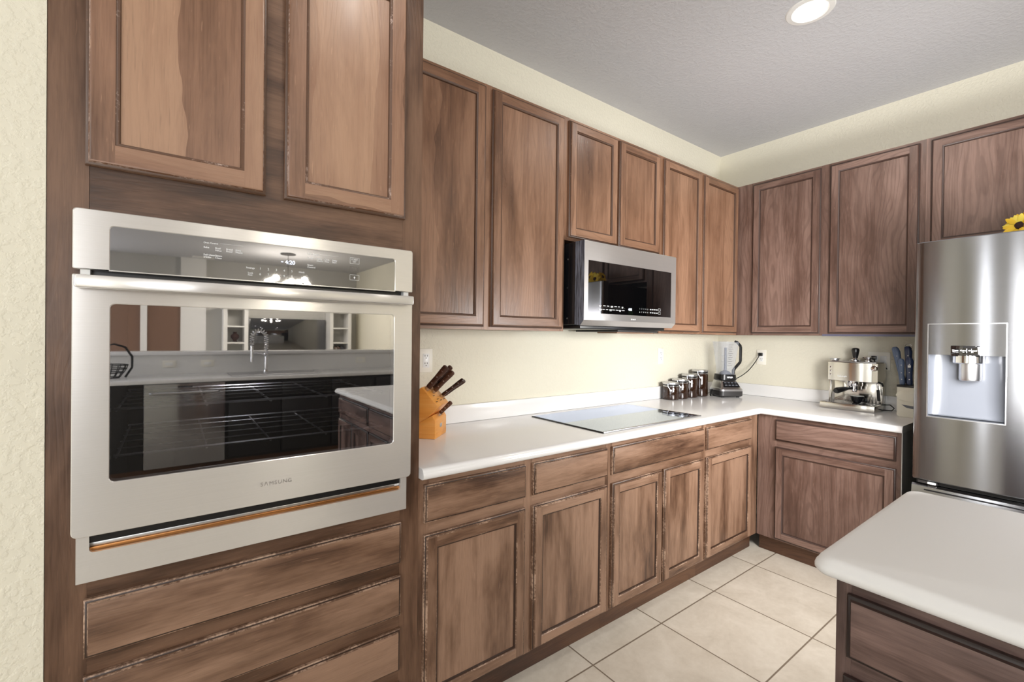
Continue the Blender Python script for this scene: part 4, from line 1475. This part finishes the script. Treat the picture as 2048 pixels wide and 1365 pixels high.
def hand(label, u0, w0, u1, h, rad, m, w1=None, kindn='kitchen_knife', cat='knife'):
    c = FB(u0, ZT, w0)
    r = thing(kindn, label, cat, tuple(c), 'blue knives beside the refrigerator')
    w1 = w0 if w1 is None else w1
    A = Vector((u0, ZT + 0.001, w0))
    C = Vector((u1, ZT + h, w1))
    d = (C - A).normalized()
    e = Vector((d.y, -d.x, 0)).normalized()
    f = d.cross(e)
    L_ = (C - A).length

    def sec(t_, a, bb, off=0.0):
        q = A + d * (t_ * L_) + e * off
        return [tuple(q + e * (a * math.cos(2 * math.pi * i / 12)) + f * (bb * math.sin(2 * math.pi * i / 12))) for i in range(12)]
    b = MB(FB)
    b.loft([sec(0, rad * 0.8, rad * 0.5), sec(0.08, rad * 0.95, rad * 0.6), sec(0.3, rad * 0.8, rad * 0.6), sec(0.6, rad * 0.95, rad * 0.62), sec(0.86, rad * 1.15, rad * 0.65), sec(0.96, rad * 1.0, rad * 0.55, -rad * 0.15), sec(1, rad * 0.55, rad * 0.3, -rad * 0.2)], m, m, m)
    b.build('handle', r)
    b = MB(FB)
    for t_ in (0.2, 0.45, 0.75):
        q = A + d * (t_ * L_) + f * (rad * 0.62)
        b.lathe(tuple(q), [(0.0025, -0.002), (0.0025, 0.0014)], 'satin', 10, tuple(f))
        q = A + d * (t_ * L_) - f * (rad * 0.62)
        b.lathe(tuple(q), [(0.0025, -0.002), (0.0025, 0.0014)], 'satin', 10, tuple(-f))
    b.build('rivet', r)
    return r


hand('long slate-blue knife handle leaning left out of the cream holder', 1.240, 0.185, 1.200, 0.217, 0.0165, 'blue2')
hand('short slate-blue knife handle at the front left of the cream holder', 1.247, 0.238, 1.241, 0.150, 0.0135, 'blue2')
tg = hand('navy knife handle with a light tag in the middle of the cream holder', 1.281, 0.240, 1.279, 0.158, 0.0150, 'blue')
b = MB(FB)
b.box((1.273, ZT + 0.100, 0.2495), (1.287, ZT + 0.114, 0.2520), 'white_plastic', 0.001)
b.build('tag', tg)
sh = hand('navy sharpening steel with a ring at the top of its handle', 1.262, 0.175, 1.258, 0.222, 0.0160, 'blue', kindn='sharpening_steel', cat='sharpening steel')
b = MB(FB)
b.tube([(1.258 + 0.017 * math.cos(q * math.pi / 10), ZT + 0.218 + 0.017 * math.sin(q * math.pi / 10), 0.175) for q in range(21)], 0.0015, 'chrome', 6)
b.build('ring', sh)
hand('slate-blue knife handle against the refrigerator in the cream holder', 1.312, 0.215, 1.314, 0.160, 0.0150, 'blue2')

# ------------------------------------------------------------------ the room behind the camera, seen in the reflections
M['dark_cab'] = plain('dark_cabinet_paint', (26, 24, 24), 0.4)
pn = thing('sink_peninsula', 'dark cabinet run with a pale counter reflected in the oven door', 'cabinet', (-3.2, -4.9, 0))
b = MB()
b.box((-5.2, -5.15, 0.1), (-3.832, -4.56, 0.876), 'dark_cab')
b.box((-3.205, -5.15, 0.1), (-0.9, -4.56, 0.876), 'dark_cab')
b.box((-5.2, -5.15, 0.001), (-0.9, -4.63, 0.1), 'toe')
b.build('carcass', pn)
b = MB()
for a, c in ((-3.18, -2.72), (-2.70, -2.24), (-2.20, -1.74), (-1.70, -1.24)):
    b.box((a, -4.5595, 0.13), (c, -4.54, 0.68), 'dark_cab', 0.004)
    b.box((a, -4.5595, 0.71), (c, -4.54, 0.85), 'dark_cab', 0.004)
b.build('door', pn)
b = MB()
b.box((-5.2, -5.2, 0.8765), (-0.9, -4.52, 0.913), 'counter', 0.008)
b.build('worktop', pn)
slab('wall_half', (-5.2, -5.32, 0), (-0.9, -5.202, 1.11), 'white')
b = MB()
b.box((-5.25, -5.45, 1.111), (-0.85, -5.17, 1.15), 'counter', 0.01)
tag(b.build('bar_top'), 'pale raised bar top behind the sink, reflected in the oven door', 'bar top')
dw = thing('dishwasher', 'stainless dishwasher reflected in the oven door', 'dishwasher', (-3.52, -4.85, 0.1))
b = MB()
b.box((-3.828, -5.15, 0.102), (-3.209, -4.535, 0.873), 'fridge_steel', 0.004)
b.build('body', dw)
b = MB()
b.tube([(-3.78, -4.530, 0.79), (-3.77, -4.49, 0.79), (-3.27, -4.49, 0.79), (-3.26, -4.530, 0.79)], 0.012, 'satin', 10)
b.build('handle', dw)
b = MB()
b.box((-3.58, -4.534, 0.835), (-3.47, -4.531, 0.850), 'black')
b.build('control_strip', dw)
sk = thing('sink', 'stainless double sink reflected in the oven door', 'sink', (-2.75, -4.86, CT))
b = MB()
b.box((-3.15, -5.10, CT + 0.0005), (-2.30, -4.60, CT + 0.008), 'satin', 0.004)
b.build('rim', sk)
fc = thing('faucet', 'tall chrome spring faucet over the sink, reflected in the oven door', 'faucet', (-2.78, -5.05, CT + 0.008))
b = MB()
b.lathe((-2.78, -5.05, CT + 0.0085), [(0.03, 0), (0.028, 0.02), (0.018, 0.03), (0.016, 0.17)], 'chrome', 20)
b.build('body', fc)
b = MB()
pts = []
for i in range(140):
    t_ = i / 139
    s_ = t_ * (0.22 + math.pi * 0.07 + 0.10)
    if s_ < 0.22:
        c = Vector((-2.78, -5.05, 1.09 + s_))
        tn = Vector((0, 0, 1))
    elif s_ < 0.22 + math.pi * 0.07:
        a = (s_ - 0.22) / 0.07
        c = Vector((-2.78 - 0.07 + 0.07 * math.cos(a), -5.05, 1.31 + 0.07 * math.sin(a)))
        tn = Vector((-math.sin(a), 0, math.cos(a)))
    else:
        c = Vector((-2.92, -5.05, 1.31 - (s_ - 0.22 - math.pi * 0.07)))
        tn = Vector((0, 0, -1))
    e = Vector((0, 1, 0))
    f = tn.cross(e)
    ph = t_ * 2 * math.pi * 22
    pts.append(c + e * 0.019 * math.cos(ph) + f * 0.019 * math.sin(ph))
b.tube(pts, 0.005, 'chrome', 5)
b.tube([(-2.92, -5.05, 1.21), (-2.92, -5.05, 1.03)], [0.013, 0.018], 'chrome', 12)
b.tube([(-2.78, -5.05, 1.10), (-2.85, -5.05, 1.13), (-2.92, -5.05, 1.13)], 0.006, 'chrome', 8)
b.build('spring_spout', fc)
for lab, x in (('white outlet on the half wall left of the sink, reflected in the oven door', -3.65), ('white switch on the half wall behind the sink, reflected in the oven door', -3.32),
               ('white outlet on the half wall right of the sink, reflected in the oven door', -1.67)):
    r = thing('half_wall_outlet', lab, 'outlet', (x, -5.2, 1.02), 'outlets on the half wall')
    b = MB()
    b.box((x - 0.0575, -5.2012, 0.985), (x + 0.0575, -5.193, 1.055), 'ivory', 0.002)
    b.build('cover_plate', r)
    b = MB()
    b.box((x - 0.033, -5.1928, 1.004), (x + 0.033, -5.190, 1.036), 'white_plastic', 0.001)
    b.build('receptacle', r)
fb = thing('fruit_basket', 'black wire fruit basket with a curved hook, reflected in the oven door', 'basket', (-4.12, -4.92, CT))
b = MB()
for z, r_ in ((0.004, 0.10), (0.05, 0.13), (0.085, 0.15), (0.12, 0.16)):
    b.tube([(-4.12 + r_ * math.cos(a * math.pi / 12), -4.92 + r_ * math.sin(a * math.pi / 12), CT + 0.004 + z) for a in range(25)], 0.005, 'blackm', 6)
for a in range(14):
    c_, s_ = math.cos(a * math.pi / 7), math.sin(a * math.pi / 7)
    b.tube([(-4.12 + r_ * c_, -4.92 + r_ * s_, CT + 0.004 + z) for z, r_ in ((0.004, 0.10), (0.05, 0.13), (0.085, 0.15), (0.12, 0.16))], 0.004, 'blackm', 6)
b.build('wire_bowl', fb)
b = MB()
b.tube([(-3.98, -4.92, CT + 0.006), (-3.93, -4.92, CT + 0.10), (-3.93, -4.92, CT + 0.20), (-3.98, -4.92, CT + 0.29), (-4.06, -4.92, CT + 0.32), (-4.10, -4.92, CT + 0.31)], [0.009, 0.009, 0.010, 0.010, 0.008, 0.006], 'blackm', 8)
b.build('hook', fb)
# living room wall: television between two white bookcases
b = MB()
b.box((-2.34, -10.597, 0.95), (-0.74, -10.54, 1.68), 'mw_glass', 0.004)
tag(b.build('television'), 'large black television on the far wall, reflected in the oven door', 'television')


def bookcase(label, x0, x1):
    r = thing('bookcase', label, 'bookcase', ((x0 + x1) / 2, -10.4, 0), 'white bookcases')
    b = MB()
    b.box((x0, -10.598, 0), (x0 + 0.07, -10.2, 1.84), 'white')
    b.box((x1 - 0.07, -10.598, 0), (x1, -10.2, 1.84), 'white')
    b.box((x0 + 0.07, -10.598, 0), (x1 - 0.07, -10.57, 1.84), 'wall_grey')
    b.box((x0 - 0.03, -10.598, 1.8402), (x1 + 0.03, -10.17, 1.90), 'white')
    b.build('case', r)
    for z in (0.05, 0.45, 0.82, 1.13, 1.47):
        b = MB()
        b.box((x0 + 0.0705, -10.5695, z), (x1 - 0.0705, -10.21, z + 0.03), 'white')
        b.build('shelf', r)


bookcase('white bookcase left of the television, reflected in the oven door', -2.80, -2.36)
bookcase('white bookcase right of the television, reflected in the oven door', -0.72, -0.24)
b = MB()
b.lathe((-2.58, -10.38, 1.1605), [(0.05, 0), (0.03, 0.03), (0.08, 0.10), (0.07, 0.15), (0.03, 0.18), (0.04, 0.21)], 'seed', 24)
tag(b.build('vase'), 'dark vase on the middle shelf of the bookcase, reflected in the oven door', 'vase')
for i in range(8):
    mm = plain('book_cover', random.choice([(60, 60, 66), (210, 208, 200), (110, 90, 80), (40, 44, 60), (170, 165, 160)]), 0.6)
    b = MB()
    hgt = random.uniform(0.17, 0.24)
    b.box((-0.64 + i * 0.036, -10.50, 0.8505), (-0.64 + i * 0.036 + 0.032, -10.30, 0.8505 + hgt), mm)
    tag(b.build('book'), 'upright book on the white shelf right of the television', 'book', 'books on the white shelf')
# dark brown dining cupboard and white openings on the far left
slab('wall_opening', (-6.0, YB + 0.002, 0), (-3.5, YB + 0.05, 2.2), 'brown_wall')
slab('trim_1', (-3.50, YB + 0.002, 0), (-3.08, YB + 0.09, ZC - 0.002), 'white')
slab('trim_2', (-4.12, YB + 0.052, 0), (-4.02, YB + 0.09, 2.2), 'white')
# chandelier of glass globes
M['globe'] = emis('lit_glass_globe', (255, 246, 230), 150.0)
cy = -8.71
ch = thing('chandelier', 'chandelier of lit glass globes reflected in the oven control panel', 'chandelier', (-1.89, cy, ZC))
b = MB()
b.lathe((-1.89, cy, ZC - 0.001), [(0.13, 0), (0.13, -0.02), (0.02, -0.03)], 'dark_grey', 24)
b.tube([(-1.89, cy, ZC - 0.03), (-1.89, cy, 2.42)], 0.006, 'dark_grey', 8)
b.build('stem', ch)
for i in range(9):
    a = i * 2 * math.pi / 8
    rr_ = 0.34 if i < 8 else 0.0
    x, y = -1.89 + rr_ * math.cos(a), cy + rr_ * math.sin(a)
    z = 2.36 if i % 2 else 2.30
    b = MB()
    b.tube([(-1.89, cy, 2.44), (x, y, z + 0.055)], 0.004, 'dark_grey', 6)
    ar = b.build('arm', ch)
    b = MB()
    b.lathe((x, y, z), [(0.05 * math.cos(q), 0.05 * math.sin(q)) for q in [math.pi * (-0.5 + k / 10) for k in range(11)]], 'globe', 16)
    b.build('globe', ar)
b = MB()
b.box((-3.32, -10.32, ZC - 0.02), (-2.96, -10.16, ZC - 0.0005), 'white')
vt = b.build('ceiling_vent')
tag(vt, 'slotted ceiling vent reflected in the oven control panel', 'vent')
# patio door glass frame on the side wall
b = MB()
for y0_, y1_ in ((-4.85, -4.77), (-3.13, -3.05), (-1.90, -1.83), (-1.68, -0.99), (-0.80, -0.73)):
    b.box((XL + 0.001, y0_, 0.02), (XL + 0.06, y1_, 2.45), 'white')
b.box((XL + 0.001, -4.85, 2.56), (XL + 0.06, -0.73, 2.64), 'white')
struct(b.build('window_1'))
